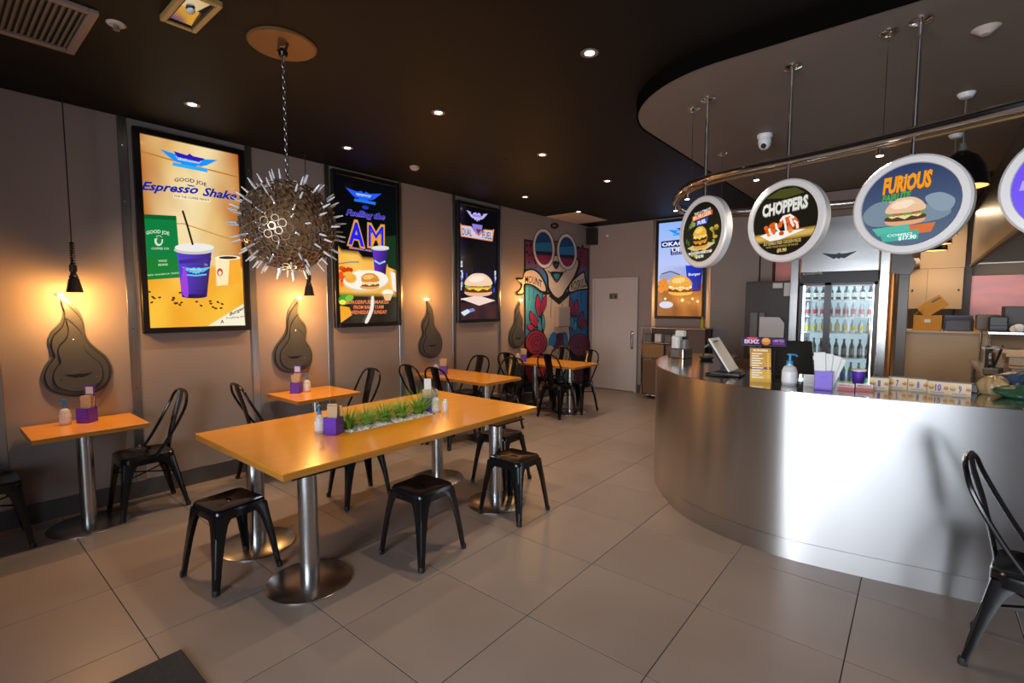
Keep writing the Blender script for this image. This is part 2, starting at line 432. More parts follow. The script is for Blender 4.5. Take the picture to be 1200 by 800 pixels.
def burger(A, x, y, s, bun='#e09a3c', bun2='#f3c67c', low='#d98d35', cheese='#f2b731', lett='#6f9a3a', patty='#4a2516', extra='#b4302a'):
    """x,y centre px; s half width px"""
    A.smooth([(x - s * .95, y + s * .55), (x + s * .95, y + s * .55), (x + s * .85, y + s * .85), (x, y + s * .95), (x - s * .85, y + s * .85)], low)
    A.smooth([(x - s, y + s * .32), (x, y + s * .2), (x + s, y + s * .32), (x + s, y + s * .58), (x, y + s * .66), (x - s, y + s * .58)], patty)
    A.poly([(x - s * .95, y + s * .28), (x + s * .95, y + s * .28), (x + s * .7, y + s * .46), (x + s * .35, y + s * .36), (x, y + s * .56), (x - s * .4, y + s * .36), (x - s * .7, y + s * .45)], cheese)
    pts = []
    for k in range(15): pts.append((x - s * 1.05 + s * 2.1 * k / 14, y + s * (.22 + .12 * (k % 2))))
    A.poly(pts + [(x + s, y + s * .02), (x - s, y + s * .02)], lett)
    A.poly([(x - s * .7, y + s * .1), (x - s * .1, y + s * .1), (x - s * .15, y + s * .2), (x - s * .65, y + s * .2)], extra)
    A.poly([(x + s * .3, y + s * .1), (x + s * .85, y + s * .08), (x + s * .8, y + s * .19), (x + s * .35, y + s * .2)], extra)
    A.smooth([(x - s * 1.02, y + s * .05), (x - s * .95, y - s * .4), (x - s * .5, y - s * .78), (x, y - s * .86), (x + s * .5, y - s * .78), (x + s * .95, y - s * .4), (x + s * 1.02, y + s * .05), (x, y + s * .14)], bun)
    A.ell(x - s * .15, y - s * .42, s * .62, s * .26, bun2, -8)
    rr = random.Random(3)
    A.lay += 1
    for k in range(14):
        a = rr.uniform(0, 6.28); d = rr.uniform(0, 1) ** .5
        A.ell(x + s * .75 * d * math.cos(a), y - s * .4 + s * .3 * d * math.sin(a), s * .045, s * .028, '#fbe7bb', 30, n=6, new=False)
def cup(A, x0, x1, y0, y1, c1, c2, lid='#e9e6e0'):
    """tapered cup: lid at y0"""
    wd = x1 - x0; sl = wd * .14
    A.grid([(x0, y0), (x1, y0), (x1 - sl, y1), (x0 + sl, y1)], 6, 4, lambda u, v: mix(c1, c2, u * .8 + .2 * v))
    A.ell((x0 + x1) / 2, y1, wd / 2 - sl, wd * .06, c2)
    if lid:
        A.ell((x0 + x1) / 2, y0 + wd * .02, wd * .58, wd * .13, '#c9c5be'); A.ell((x0 + x1) / 2, y0 - wd * .05, wd * .56, wd * .12, lid)

# ================================================================== THE SETTING
WX, BY, CZ, SZ = -5.08, 8.58, 3.18, 3.08          # left wall, back wall, black ceiling, light ceiling panel
FY, RX, KY = -2.6, 3.6, 11.0                        # assumed shopfront, right wall, kitchen back wall
def st(o): o['kind'] = 'structure'; return o

# ---- floor: slab with one object per tile
floor = st(MB().box(WX - .2, RX + .1, FY - .1, KY + .1, -.12, -.0035).build('floor', 'grout', smooth=0))
gx, gy, px0, py0 = 0.671, 0.676, -2.203, 1.303
tcache = {}
rt = random.Random(5)
i0 = math.floor((WX - px0) / gx); i1 = math.ceil((RX - px0) / gx)
j0 = math.floor((FY - py0) / gy); j1 = math.ceil((KY - py0) / gy)
for i in range(i0, i1):
    for j in range(j0, j1):
        xa, xb = max(WX, px0 + i * gx), min(RX, px0 + (i + 1) * gx)
        ya, yb = max(FY, py0 + j * gy), min(KY, py0 + (j + 1) * gy)
        if xb - xa < .03 or yb - ya < .03: continue
        key = (round(xb - xa, 3), round(yb - ya, 3))
        if key not in tcache:
            hx2, hy2 = key[0] / 2 - .0022, key[1] / 2 - .0022
            o = MB().box(-hx2, hx2, -hy2, hy2, -.0035, 0, .0012).build('tile', 'tile', floor, smooth=0)
            tcache[key] = o.data
        else: o = link('tile', tcache[key], floor)
        o.location = ((xa + xb) / 2, (ya + yb) / 2, 0)
# tiles pick their own cloud of the stone pattern
nt = M['tile'].node_tree; oi = nt.nodes.new('ShaderNodeObjectInfo'); va = nt.nodes.new('ShaderNodeVectorMath'); va.operation = 'MULTIPLY_ADD'
va.inputs[1].default_value = (37, 23, 11)
tcn = [n for n in nt.nodes if n.type == 'TEX_COORD'][0]
nt.links.new(oi.outputs['Random'], va.inputs[0]); nt.links.new(tcn.outputs['Object'], va.inputs[2])
for l in list(nt.links):
    if l.from_node == tcn and l.to_node.type == 'MAPPING': nt.links.new(va.outputs[0], l.to_node.inputs[0])

# ---- left wall: backing, panels and steel cover strips
wall_left = st(MB().box(WX - .2, WX - .02, FY, KY, 0, CZ).build('wall_left', 'panel', smooth=0))
SY = [-1.47, -.655, .328, 1.143, 2.123, 2.938, 3.919, 4.848, 5.822]
edges = [FY] + SY + [7.19, BY + .02]
for a, b in zip(edges[:-1], edges[1:]):
    MB().box(WX - .02, WX, a + .003, b - .003, 0, CZ, .002).build('panel', 'panel', wall_left, smooth=0)
scr = MB().lathe([(0.006, 0), (0.006, .002), (0.003, .004), (0, .004)], n=8).build('screw', 'chrome', wall_left)
scr_me = scr.data; bpy.data.objects.remove(scr)
for y in SY:
    o = MB().box(WX, WX + .010, -.031, .031, .15, CZ, .002).build('cover_strip', 'strip', wall_left, loc=(0, y, 0), smooth=0)
    for z in (.45, .95, 1.45, 2.0, 2.5, 2.95):
        q = link('screw', scr_me, o, (WX + .010, 0, z)); q.rotation_euler = (0, R(90), 0)
st(MB().box(WX, WX + .012, FY, BY, 0, .152, .002).build('baseboard_left', 'skirt', smooth=0))

# ---- back wall
wall_back = st(MB().box(WX - .2, -1.97, BY, BY + .2, 0, CZ).build('wall_back', 'backwall', smooth=0))
for x in (-3.735, -2.765):
    o = MB().box(-.038, .038, BY - .010, BY, 1.26, CZ, .002).build('cover_strip', 'strip', wall_back, loc=(x, 0, 0), smooth=0)
    for z in (1.7, 2.3, 2.9):
        q = link('screw', scr_me, o, (0, BY - .010, z)); q.rotation_euler = (R(90), 0, 0)
st(MB().box(-4.03, -1.97, BY - .012, BY, 0, .152, .002).build('baseboard_back', 'skirt', smooth=0))
st(MB().box(-1.99, -1.80, BY, KY, 0, CZ).build('wall_passage', 'backwall', smooth=0))
st(MB().box(-1.80, RX + .1, KY, KY + .2, 0, CZ).build('wall_kitchen', 'creamwall', smooth=0))
st(MB().box(RX, RX + .2, FY, KY, 0, CZ).build('wall_right', 'backwall', smooth=0))
# ---- assumed shopfront behind the photographer: wall piers and glazing bars, openings without panes
wf = st(MB().box(WX, -1.75, FY - .2, FY, 0, CZ).box(2.85, RX, FY - .2, FY, 0, CZ).box(-1.75, 2.85, FY - .2, FY, 0, .2).box(-1.75, 2.85, FY - .2, FY, 2.36, CZ).build('wall_front', 'darkbrown', smooth=0))
win = st(MB().box(-1.75, 2.85, FY - .08, FY - .02, .2, .26).box(-1.75, 2.85, FY - .08, FY - .02, 2.30, 2.36).build('assumed_window_1', 'blackmetal', smooth=0))
for x in (-1.72, -.25, 1.29, 2.82):
    MB().box(x - .03, x + .03, FY - .08, FY - .02, .26, 2.30).build('mullion', 'blackmetal', win, smooth=0)
# ---- ceiling
ceiling = st(MB().box(WX - .2, RX + .2, FY - .2, KY + .2, CZ, CZ + .15).build('ceiling', 'black_ceil', smooth=0))
cc = []
r_, cx_, cy_ = 0.86, -1.80 + .86, 3.09 + .86
for k in range(25):
    a = R(180 + 90 * k / 24); cc.append((cx_ + r_ * math.cos(a), cy_ + r_ * math.sin(a)))
outl = cc + [(RX, 3.09), (RX, 7.42), (-1.80, 7.42)]
cp = st(MB().prism(outl, lambda a, b: (a, b, SZ), lambda a, b: (a, b, CZ)).build('ceiling_panel', 'soffit', smooth=30))
ed = [Vector((p[0], p[1])) for p in cc]; ring = [(-1.80, 7.42)] + [tuple(p) for p in ed] + [(RX, 3.09)]
mb = MB(); L = []
for k, p in enumerate(ring):
    a = Vector(ring[max(k - 1, 0)]); b = Vector(ring[min(k + 1, len(ring) - 1)]); t = (b - a).normalized(); nn = Vector((t.y, -t.x))
    if nn.dot(Vector((-1, -1))) < 0: nn = -nn
    q = Vector(p) + nn * .012; L.append([(p[0], p[1], SZ - .004), (q.x, q.y, SZ - .004), (q.x, q.y, CZ), (p[0], p[1], CZ)])
mb.loft(L).build('edge_band', 'soffit_edge', cp)
# bulkhead over the drinks fridge: grey board above, steel panel below
bulk = st(MB().box(-1.36, -.36, 7.47, 7.60, 2.76, SZ, .003).build('bulkhead', 'backwall', smooth=0))

# ---- door
door = st(MB().box(-4.945, -4.075, BY - .045, BY - .005, .012, 2.12, .004).build('door_1', 'doorwhite', smooth=0))
MB().box(-4.99, -4.945, BY - .055, BY, 0, 2.165, .003).box(-4.075, -4.03, BY - .055, BY, 0, 2.165, .003).box(-4.945, -4.075, BY - .055, BY, 2.12, 2.165, .003).build('door_frame', 'doorwhite', door, smooth=0)
MB().tube([(-4.13, BY - .045, 1.12), (-4.13, BY - .085, 1.12), (-4.13, BY - .085, .86), (-4.13, BY - .045, .86)], .011, 8).box(-4.155, -4.105, BY - .05, BY - .045, .82, 1.16).build('handle', 'chrome', door)
sg = MB().box(-4.62, -4.44, BY - .049, BY - .045, 1.76, 1.87, .001).build('door_sign', 'greyplastic', door, smooth=0)
for x in (-4.58, -4.53, -4.48):
    mb = MB(); mb.cyl((x, BY - .052, 1.845), (x, BY - .049, 1.845), .010, n=10)
    if x == -4.48: mb.prism([(-.012, .07), (.012, .07), (.022, .03), (.010, .03), (.010, .0), (-.010, 0), (-.010, .03), (-.022, .03)], lambda a, b: (x + a, BY - .052, 1.763 + b), lambda a, b: (x + a, BY - .049, 1.763 + b))
    elif x == -4.58: mb.box(x - .014, x + .014, BY - .052, BY - .049, 1.80, 1.833).box(x - .011, x - .002, BY - .052, BY - .049, 1.763, 1.80).box(x + .002, x + .011, BY - .052, BY - .049, 1.763, 1.80)
    else: mb.box(x - .002, x + .002, BY - .052, BY - .049, 1.765, 1.865)
    mb.build('pictogram', 'pictogram', sg, smooth=0)

# ================================================================== FIXTURES ON THE CEILING
def downlight(x, y, label, z=CZ, power=80):
    t = thing('downlight', label, 'ceiling light', (x, y, z), 0, 'recessed downlights in the black ceiling')
    MB().lathe([(.030, -.002), (.052, -.006), (.056, -.003), (.056, 0), (.030, 0)], n=20).build('trim_ring', 'downring', t)
    MB().lathe([(0, -.004), (.030, -.004), (.030, 0), (0, 0)], n=16).build('lens', 'down', t)
    spot('downlight_beam', (x, y, z - .02), power, (1, .76, .53), 96, .85)
for x, y, lb in [(-1.62, 2.70, 'downlight in black ceiling nearest the curved ceiling panel, largest in view'),
                 (-3.03, 2.74, 'downlight in black ceiling right of the spiky ball lamp chain'),
                 (-3.04, 4.16, 'downlight in black ceiling, second along the middle row'),
                 (-3.05, 5.54, 'downlight in black ceiling, last of the middle row towards the door'),
                 (-4.38, 2.77, 'downlight in black ceiling above the second backlit poster'),
                 (-4.36, 1.43, 'downlight in black ceiling above the coffee poster, left of the chain'),
                 (-4.39, 5.60, 'downlight in black ceiling above the glasses mural, nearer one'),
                 (-4.40, 7.04, 'downlight in black ceiling beside the white hatch')]:
    downlight(x, y, lb)
t = thing('air_vent', 'square ceiling air vent with fine grey slats and pale frame', 'vent', (-3.70, .37, CZ))
MB().box(-.325, .325, -.325, -.285, -.022, 0, .003).box(-.325, .325, .285, .325, -.022, 0, .003).box(-.325, -.285, -.285, .285, -.022, 0, .003).box(.285, .325, -.285, .285, -.022, 0, .003).build('frame', 'ventframe', t, smooth=0)
MB().box(-.285, .285, -.285, .285, -.004, 0).build('backing', 'blackplastic', t, smooth=0)
sl = None
for k in range(22):
    y = -.272 + k * .0259
    if sl is None:
        mb = MB(); mb.box(-.285, .285, -.0075, .0075, -.0015, .0015, 0, Matrix.Rotation(R(28), 4, 'X')); sl = mb.build('slat', 'ventgrey', t, (0, y, -.012), smooth=0)
    else: link('slat', sl.data, t, (0, y, -.012))
t = thing('recessed_spotlight', 'rectangular gold-framed recessed ceiling spotlight at the top edge', 'ceiling light', (-2.98, .99, CZ), 0)
MB().box(-.19, .19, -.085, -.06, -.03, 0, .003).box(-.19, .19, .06, .085, -.03, 0, .003).box(-.19, -.165, -.06, .06, -.03, 0, .003).box(.165, .19, -.06, .06, -.03, 0, .003).build('frame', mat('gold_frame', (.50, .31, .10), .4, .3), t, smooth=0)
MB().box(-.165, .165, -.06, -.052, -.022, 0).box(-.165, .165, .052, .06, -.022, 0).box(-.165, -.155, -.052, .052, -.022, 0).box(.155, .165, -.052, .052, -.022, 0).build('inner_frame', 'blackplastic', t, smooth=0)
mb = MB()
for sx in (-1, 1):
    mb.add([(0, -.052, -.002), (sx * .155, -.052, -.016), (sx * .155, .052, -.016), (0, .052, -.002)], [(0, 1, 2, 3)])
mb.build('reflector', 'chrome', t, smooth=0)
MB().sphere((0, 0, -.012), .02, 12, 8, (1.6, 1, .6)).build('lamp', 'white', t)
t = thing('sprinkler_rose', 'small round pale sprinkler rose beside the air vent', 'sprinkler', (-3.45, .78, CZ))
MB().lathe([(0, -.012), (.035, -.012), (.045, -.004), (.045, 0), (0, 0)], n=20).build('flange', 'hatch', t)
MB().lathe([(0, -.035), (.016, -.035), (.012, -.012), (0, -.012)], n=10).build('head', 'downring', t)
tag(MB().lathe([(0, -.04), (.03, -.04), (.052, -.02), (.055, 0), (0, 0)], n=20).build('smoke_detector', 'hatch', loc=(-4.39, 3.61, CZ)), 'round pale smoke detector on black ceiling between posters', 'smoke detector')
tag(MB().lathe([(0, -.02), (.012, -.02), (.03, -.006), (.03, 0), (0, 0)], n=14).build('ceiling_sensor', 'blackplastic', loc=(-3.45, 4.05, CZ)), 'tiny dark sensor on black ceiling between downlights', 'sensor')
tag(MB().box(-5.06, -4.42, 7.05, 8.05, CZ - .008, CZ, .002).build('ceiling_hatch', 'hatch', smooth=0), 'pale square access hatch in ceiling above the mural', 'hatch')
tag(MB().lathe([(0, -.03), (.022, -.03), (.05, -.008), (.06, 0), (0, 0)], n=18).build('ceiling_sensor', 'hatch', loc=(.20, 3.62, SZ)), 'flat round pale sensor on light ceiling panel, top right', 'sensor')
# security camera
t = thing('security_camera', 'white dome security camera under the light ceiling panel', 'camera', (-1.07, 4.64, SZ))
MB().lathe([(0, -.03), (.055, -.03), (.06, -.02), (.06, 0), (0, 0)], n=20).build('mount', 'white', t)
MB().lathe([(0, -.125), (.025, -.12), (.045, -.095), (.052, -.06), (.048, -.03), (0, -.03)], n=20).build('dome', 'white', t)
MB().sphere((.0, -.035, -.10), .022, 10, 8).build('lens', 'blackplastic', t)
tag(MB().box(-.085, .085, -.09, .09, -.16, .16, .008).build('wall_speaker', 'blackplastic', loc=(-4.985, BY - .10, 2.98)), 'black loudspeaker mounted in the back corner above the door', 'speaker')
tag(MB().lathe([(0, .03), (.02, .028), (.03, .012), (.03, 0), (0, 0)], n=14, m=Matrix.Rotation(R(90), 4, 'X')).build('motion_sensor', 'white', loc=(-4.70, BY, 2.98)), 'small white round sensor on wall right of the black speaker', 'sensor')

# ================================================================== BACKLIT POSTERS
def display(corners3, label, axis):
    """frame from wall plane; corners3 = (a0,a1,z0,z1) along the wall axis"""
    a0, a1, z0, z1 = corners3; fw, d = .048, .055
    def bx(mb, p0, p1, q0, q1, t0, t1, b=.003):
        if axis == 'left': mb.box(WX + t0, WX + t1, p0, p1, q0, q1, b)
        else: mb.box(p0, p1, BY - t1, BY - t0, q0, q1, b)
        return mb
    loc = (WX, (a0 + a1) / 2, z0) if axis == 'left' else ((a0 + a1) / 2, BY, z0)
    t = thing('backlit_poster', label, 'poster', loc, 0, 'backlit menu posters on the walls')
    mb = MB(); bx(mb, a0, a0 + fw, z0, z1, 0, d); bx(mb, a1 - fw, a1, z0, z1, 0, d); bx(mb, a0 + fw, a1 - fw, z0, z0 + fw, 0, d); bx(mb, a0 + fw, a1 - fw, z1 - fw, z1, 0, d)
    mb.build('frame', 'frame', t, smooth=0, world=True)
    bx(MB(), a0 + fw, a1 - fw, z0 + fw, z1 - fw, 0, .03, 0).build('light_box', 'frame', t, smooth=0, world=True)
    if axis == 'left': A = Art((WX + .031, 0, 0), (1, 0, 0))
    else: A = Art((0, BY - .031, 0), (0, -1, 0))
    # px corners of the visible print
    def pj(a, z):
        q = Vector((WX + .031, a, z)) if axis == 'left' else Vector((a, BY - .031, z))
        d_ = q - CAM; return (600 + F_PX * d_.dot(RT) / d_.dot(FW), 400 - F_PX * d_.dot(UP) / d_.dot(FW))
    quad = [pj(a0 + fw, z1 - fw), pj(a1 - fw, z1 - fw), pj(a1 - fw, z0 + fw), pj(a0 + fw, z0 + fw)]
    return t, A, quad
def qpt(quad, u, v):
    TL, TR, BR, BL = [Vector(p) for p in quad]; return tuple(TL.lerp(TR, u).lerp(BL.lerp(BR, u), v))

# poster 1: coffee shake
t, A, Q = display((1.205, 2.068, 1.405, 3.115), 'backlit coffee shake poster with purple cup and green coffee bag', 'left')
def bg1(u, v):
    if v > .665: return mix('#e89c22', '#f8c240', wob(u, v, 2) * .8 + .2 * math.sin(v * 9))
    e = min(u, 1 - u) * 3
    c = mix('#b3601a', '#e6c07a', min(1, e * .9 + .35 * wob(u, v, 2.4) - .1))
    c = mix(c, '#f2e2b4', .75 * wob(u + .3, v * .7, 1.5) * min(1, e))
    return mix(c, '#c07a2c', .45 * max(0, wob(u * 1.3 + .7, v * 1.2, 2.7) - .55))
A.grid(Q, 24, 40, bg1)
A.line([(161, 176), (210, 190), (277, 207)], 1.6, '#b9791f'); A.line([(165, 262), (215, 262), (281, 284)], 1.2, '#c98a2a')
wings(A, 221, 187, 34, 11, '#1d8ff0', '#d8e6ff', .19); A.poly([(203, 177), (219, 182), (222, 180), (226, 183), (240, 186), (233, 190), (208, 184)], '#2a1bb8')
A.line([(202, 192), (222, 196), (243, 200)], 4, '#34a8ee')
A.text('BURGERFUEL', (207, 186), (236, 192), 3, '#1f49b8', .01)
A.text('GOOD JOE', (204, 213), (242, 219), 4.2, '#3a3550', .02, arc=2.5)
A.ell(223.5, 217, 5, 1.6, '#2b3cae', 10, 0, 180)
A.text('Espresso', (165, 222), (232, 227), 9.5, '#14239a', .03, .35)
A.text('Shake', (237, 229), (277, 234.5), 9.5, '#14239a', .03, .35)
A.poly([(203, 228), (246, 233), (246, 237), (203, 232)], '#f6e7b8'); A.text('FOR THE COFFEE FIENDS', (204, 231), (245, 235.6), 2.4, '#2b2a55', .015)
A.poly([(166.5, 251), (206, 253), (212, 325), (170, 328)], '#0d7a3c'); A.poly([(167, 251), (206, 253), (206.5, 258), (167, 256)], '#0a5c2c')
A.poly([(169, 300), (210, 304), (212, 325), (170, 328)], '#167a2d')
A.text('GOOD JOE', (171, 275), (198, 276), 4, '#cfe6c8', .02, arc=2.2); A.ell(185.5, 282, 5, 6.2, '#cfe6c8'); A.ell(186, 282, 3, 4, '#2a7a48'); A.line([(181, 279), (186, 277), (190, 280)], 1.6, '#0d5c2c')
A.text('COFFEE CO.', (177, 292.4), (198, 292.4), 2.4, '#cfe6c8', .01); A.text('WHOLE', (185, 307), (195, 306.5), 2.4, '#cfe6c8', .01); A.text('BEANS', (185, 311.5), (196, 311), 2.4, '#cfe6c8', .01)
A.text('100% ARABICA 200G', (171, 323.5), (209, 320.5), 1.8, '#bfe0b8', .01)
cup(A, 206.5, 247.5, 292, 347, '#5b3fd0', '#2b1554'); A.poly([(209, 305), (236, 302), (247, 303), (246, 306), (228, 308), (210, 309)], '#3a2a86')
wings(A, 229, 316, 17, 6, '#5fc8e6', '#bfe9f2'); A.line([(217, 322), (229, 323), (241, 321.5)], 1.8, '#57c3dd'); A.text('BURGERFUEL', (220, 318), (238, 317.4), 2, '#3b3aa8', .01)
A.smooth([(211, 330), (216, 312), (220, 345), (214, 346)], '#9b3fd6')
A.line([(213, 247), (219, 266), (225, 287)], 2.4, '#2a1a14')
A.poly([(251, 302), (280, 302), (282, 332), (253, 335)], '#f8e2b4'); A.poly([(268, 302), (280, 302), (282, 332), (266, 334)], '#f0a82a'); A.ell(266, 302, 14.5, 2.5, '#fff4da', 0); A.ell(266, 302, 11, 1.7, '#3b2112', 0)
A.ell(256.5, 319, 3.4, 4.6, '#b23b35'); A.ell(256.5, 320, 2, 2.8, '#f4dcae')
rr = random.Random(2); A.lay += 1
for k in range(22):
    x = rr.choice((183, 190, 202, 206, 176, 200, 212, 232, 248, 256)) + rr.uniform(-4, 4); y = 342 + (x - 180) * .09 + rr.choice((0, 6, 11)) + rr.uniform(-2, 2)
    A.ell(x, y, 2.0, 1.1, '#4a2208', rr.uniform(-30, 30), n=8, new=False)
A.poly([(243, 381.5), (284, 356), (286, 381)], '#f2e9cd'); A.text('Burger', (268, 370), (285, 362), 4, '#2a2a35', .02); A.text('Fuelling the', (264, 373.5), (286, 371), 2, '#4a4a52', .01); A.text('A', (257, 379), (261, 378), 4, '#3a3a40', .03)
A.build('screen_print', 'screen', t)

# poster 2: breakfast
t, A, Q = display((2.985, 3.888, 1.392, 3.145), 'backlit black breakfast poster with blue AM lettering and burger plate', 'left')
def bg2(u, v):
    if v < .52 + .1 * (u - .2): return mix('#05060a', '#0a1a12', u * v)
    if v < .80: return mix('#f0a93a', '#f8c45e', wob(u, v, 2)) if u < .93 else '#7a4a1a'
    return mix('#3a3226', '#15130f', wob(u, v, 2))
A.grid(Q, 14, 28, bg2)
A.poly([qpt(Q, .8, .38), qpt(Q, 1, .36), qpt(Q, 1, .62), qpt(Q, .86, .6)], '#17321c')
wings(A, 426, 228.5, 21, 9.5, '#2458f0', '#9fc0ff', .17); A.line([(415, 234), (427, 236), (440, 238.5)], 3.2, '#1f74e8'); A.text('BURGERFUEL', (417, 230), (437, 233), 2.4, '#2038b0', .01)
A.ell(428, 243, 4, 2.2, '#1a3aa8', 10)
A.text('Fuelling the', (405, 251.5), (451, 257.5), 6.5, '#7a6bd8', .055, .35); A.text('Fuelling the', (405.5, 251.2), (450.5, 257.2), 6.2, '#1f1fa0', .02, .35)
A.text('A', (406, 285), (428, 288.5), 27, '#e09a2c', .075); A.text('M', (430, 288.5), (450.5, 291.5), 27, '#e09a2c', .05)
A.text('A', (408, 285), (426.5, 288.2), 25.5, '#1a24e6', .03); A.text('M', (431.5, 288.2), (449, 290.8), 25.5, '#1a24e6', .0)
A.poly([(408.5, 289), (448, 295.5), (448, 297.5), (408.5, 291)], '#2a2fb0'); A.text('BREAKFAST AND COFFEE', (409, 291), (448, 297), 2.2, '#e89a6a', .015)
cup(A, 436, 454, 291, 321, '#6a35c8', '#1d1540', '#d8dbe2'); A.line([(438, 305), (444, 309), (451, 306)], 2, '#8fd0e8')
rr = random.Random(4); A.lay += 1
for k in range(16): A.ell(396 + rr.uniform(0, 14), 312 + rr.uniform(0, 22), rr.uniform(2.5, 4), rr.uniform(2.5, 4), rr.choice(('#e2501a', '#f07a28', '#c43a12')), n=10, new=False)
A.line([(396, 309), (410, 307), (420, 307)], 1.5, '#8a8078')
A.ell(428, 329, 27, 12.5, '#d8c8a8', -2); A.ell(428, 328, 26, 11.5, '#f4ecdc', -2); A.ell(410, 326, 7, 5.5, '#f0a63a'); A.ell(408, 322, 5, 4, '#eeb04c')
burger(A, 432, 329, 10.5, '#d9882e', '#f0b860', '#e3a548', '#f4d9a0', '#f0e2bc', '#8a4a22', '#e8c890')
A.poly([(416, 318), (421, 316), (423, 334), (417, 338)], '#f6efe4')
A.poly([(456, 318), (462, 320), (463, 342), (459, 340)], '#f2ebde'); A.ell(453, 343, 6.5, 4, '#fdf3e2'); A.poly([(447, 344), (459, 344), (456, 352), (450, 352)], '#e9c38a')
A.ell(403, 351, 8, 6, '#3f9a2a', -15); A.ell(408, 349, 5, 3.5, '#7cc03e', -15); A.ell(400, 354, 4, 3, '#e5e84e')
A.poly([(397, 358), (408, 360), (411, 369), (398, 378)], '#f0a42a')
A.text('BURGERFUEL MAKES', (404, 356), (454, 355.5), 4, '#e8804e', .03); A.text('FROM 8AM - 11AM', (413, 361.8), (448, 361.3), 4, '#e8804e', .03); A.text('WEDNESDAY - SUNDAY', (409, 367.8), (452, 367.2), 4, '#e8804e', .03)
A.smooth([(433.5, 348), (436.5, 348), (436, 362), (430, 377), (426, 377), (432, 362)], '#ece6d8')
A.build('screen_print', 'screen', t)

# poster 3: burger on black
t, A, Q = display((4.89, 5.787, 1.392, 3.112), 'backlit dark poster with one tall burger, nearest the mural', 'left')
A.grid(Q, 10, 24, lambda u, v: mix('#06060b', '#1a1430', max(0, 1 - u * 5)) if v < .55 else (mix('#14152c', '#0a0a12', wob(u, v, 2)) if v < .86 else mix('#4a2a26', '#2a1c2c', wob(u, v, 3))))
wings(A, 559, 252.5, 12.5, 8, '#b9aee6', '#8f82e8', .17); A.ell(553, 249.5, 1.5, 1.6, '#0a0a12'); A.ell(564.5, 251.5, 1.5, 1.6, '#0a0a12')
A.poly([(538.2, 260), (541, 263.5), (552, 265), (557, 272), (561, 275), (567, 268.5), (576, 269.5), (579, 268.5), (577, 283), (558, 280), (540, 277)], '#d98a5a')
A.poly([(540.5, 264.5), (552, 266), (558, 275), (561, 277), (568, 270), (577, 270.5), (576, 281.5), (558, 279), (541.2, 276)], '#cfc4d6')
A.text('DUAL', (541.5, 275), (552.5, 276.5), 8, '#3a2c50', .01); A.text('FUEL', (565, 279), (576, 280.5), 8, '#3a2c50', .01)
A.poly([(553, 262), (565, 264), (564, 272), (560, 275), (554, 270)], '#8a7ad0'); A.poly([(557, 268), (564, 269), (560, 274)], '#6a2a50')
A.text('S71B', (541.5, 336), (541.5, 305), 3, '#cdd6f4', .02, up=(-1, 0))
rr = random.Random(8); A.lay += 1
for k in range(14):
    x = rr.choice((540, 546, 550, 553, 578)) + rr.uniform(-1.5, 1.5); y = rr.uniform(308, 340)
    A.poly([(x, y), (x + 1.6, y), (x + 1.6, y + rr.uniform(3, 9)), (x, y + 6)], rr.choice(('#2a4ac8', '#5f8ae8', '#16204a', '#cfd8f4')), False)
A.poly([(539, 350), (560, 346), (580, 352), (561, 358)], '#efd2c8')
burger(A, 560, 333, 15, '#f2c9ac', '#fbe4d2', '#e6b48c', '#f0d24a', '#8fae4a', '#6a2f1c', '#c8322c')
A.line([(538, 350.5), (547, 350)], 1.6, '#f0e4d8'); A.poly([(539, 366), (547, 362), (551, 365), (543, 370)], '#cfe0f4'); A.poly([(549, 362), (554, 361), (556, 364), (550, 366)], '#6f8ad0')
A.build('screen_print', 'screen', t)

# poster 4: back wall
t, A, Q = display((-3.70, -2.81, 1.405, 3.145), 'backlit pale blue burger poster on the back wall beside the door', 'back')
A.grid(Q, 10, 22, lambda u, v: mix('#8fb4f4', '#c4c8f2', v * 1.6) if v < .5 else (mix('#b9c4ee', '#8a98d0', u) if v < .68 else mix('#7a4a24', '#b8702e', wob(u, v, 3))))
wings(A, 800, 270.5, 17, 6, '#1d8cf2', '#7fc4ff', -.12); A.poly([(792, 267.5), (805, 266), (812, 267), (800, 270)], '#1a1a9a'); A.line([(788.5, 275.5), (806, 273.5)], 1.6, '#2fa0f0')
A.poly([(775, 283), (818, 278), (818, 287), (775, 290.5)], '#16206e'); A.text('OKAGGER', (776, 289), (818, 285.2), 4.6, '#f2f4ff', .03)
A.poly([(786, 292), (820, 288), (820, 295.5), (786, 299)], '#16206e'); A.text('UERU', (787.5, 295.5), (810, 293), 4.2, '#f2f4ff', .03)
A.text('AVAILABLE NOW', (787, 298), (816, 295.2), 1.6, '#c4ccf0', .01)
cup(A, 803.5, 824, 311, 340, '#1a3ad0', '#0e1a6a', None); A.text('Burger', (807, 323), (821, 322), 3, '#dfe8ff', .02)
A.smooth([(774, 322), (786, 317), (798, 321), (800, 326), (776, 328)], '#9aa2c8'); A.line([(775, 321), (786, 318), (797, 322)], 1, '#3a3a58')
A.lay += 1
for x, y in ((775, 332), (779, 330), (781, 337), (775, 339)): A.ell(x, y, 3.6, 4, '#e88a2c', n=12, new=False)
burger(A, 797.5, 334, 13, '#e8a63a', '#f4cc74', '#e9b04e', '#f4c84a', '#f2e8d6', '#7a3418', '#e0842c')
A.ell(781, 357, 8, 4, '#cfd4e8'); A.lay += 1
for x, y in ((780, 350), (800, 352), (812, 350), (818, 353)): A.ell(x, y, 1.4, 1.6, '#ffe9b0', n=8, new=False)
A.build('screen_print', 'screen', t)

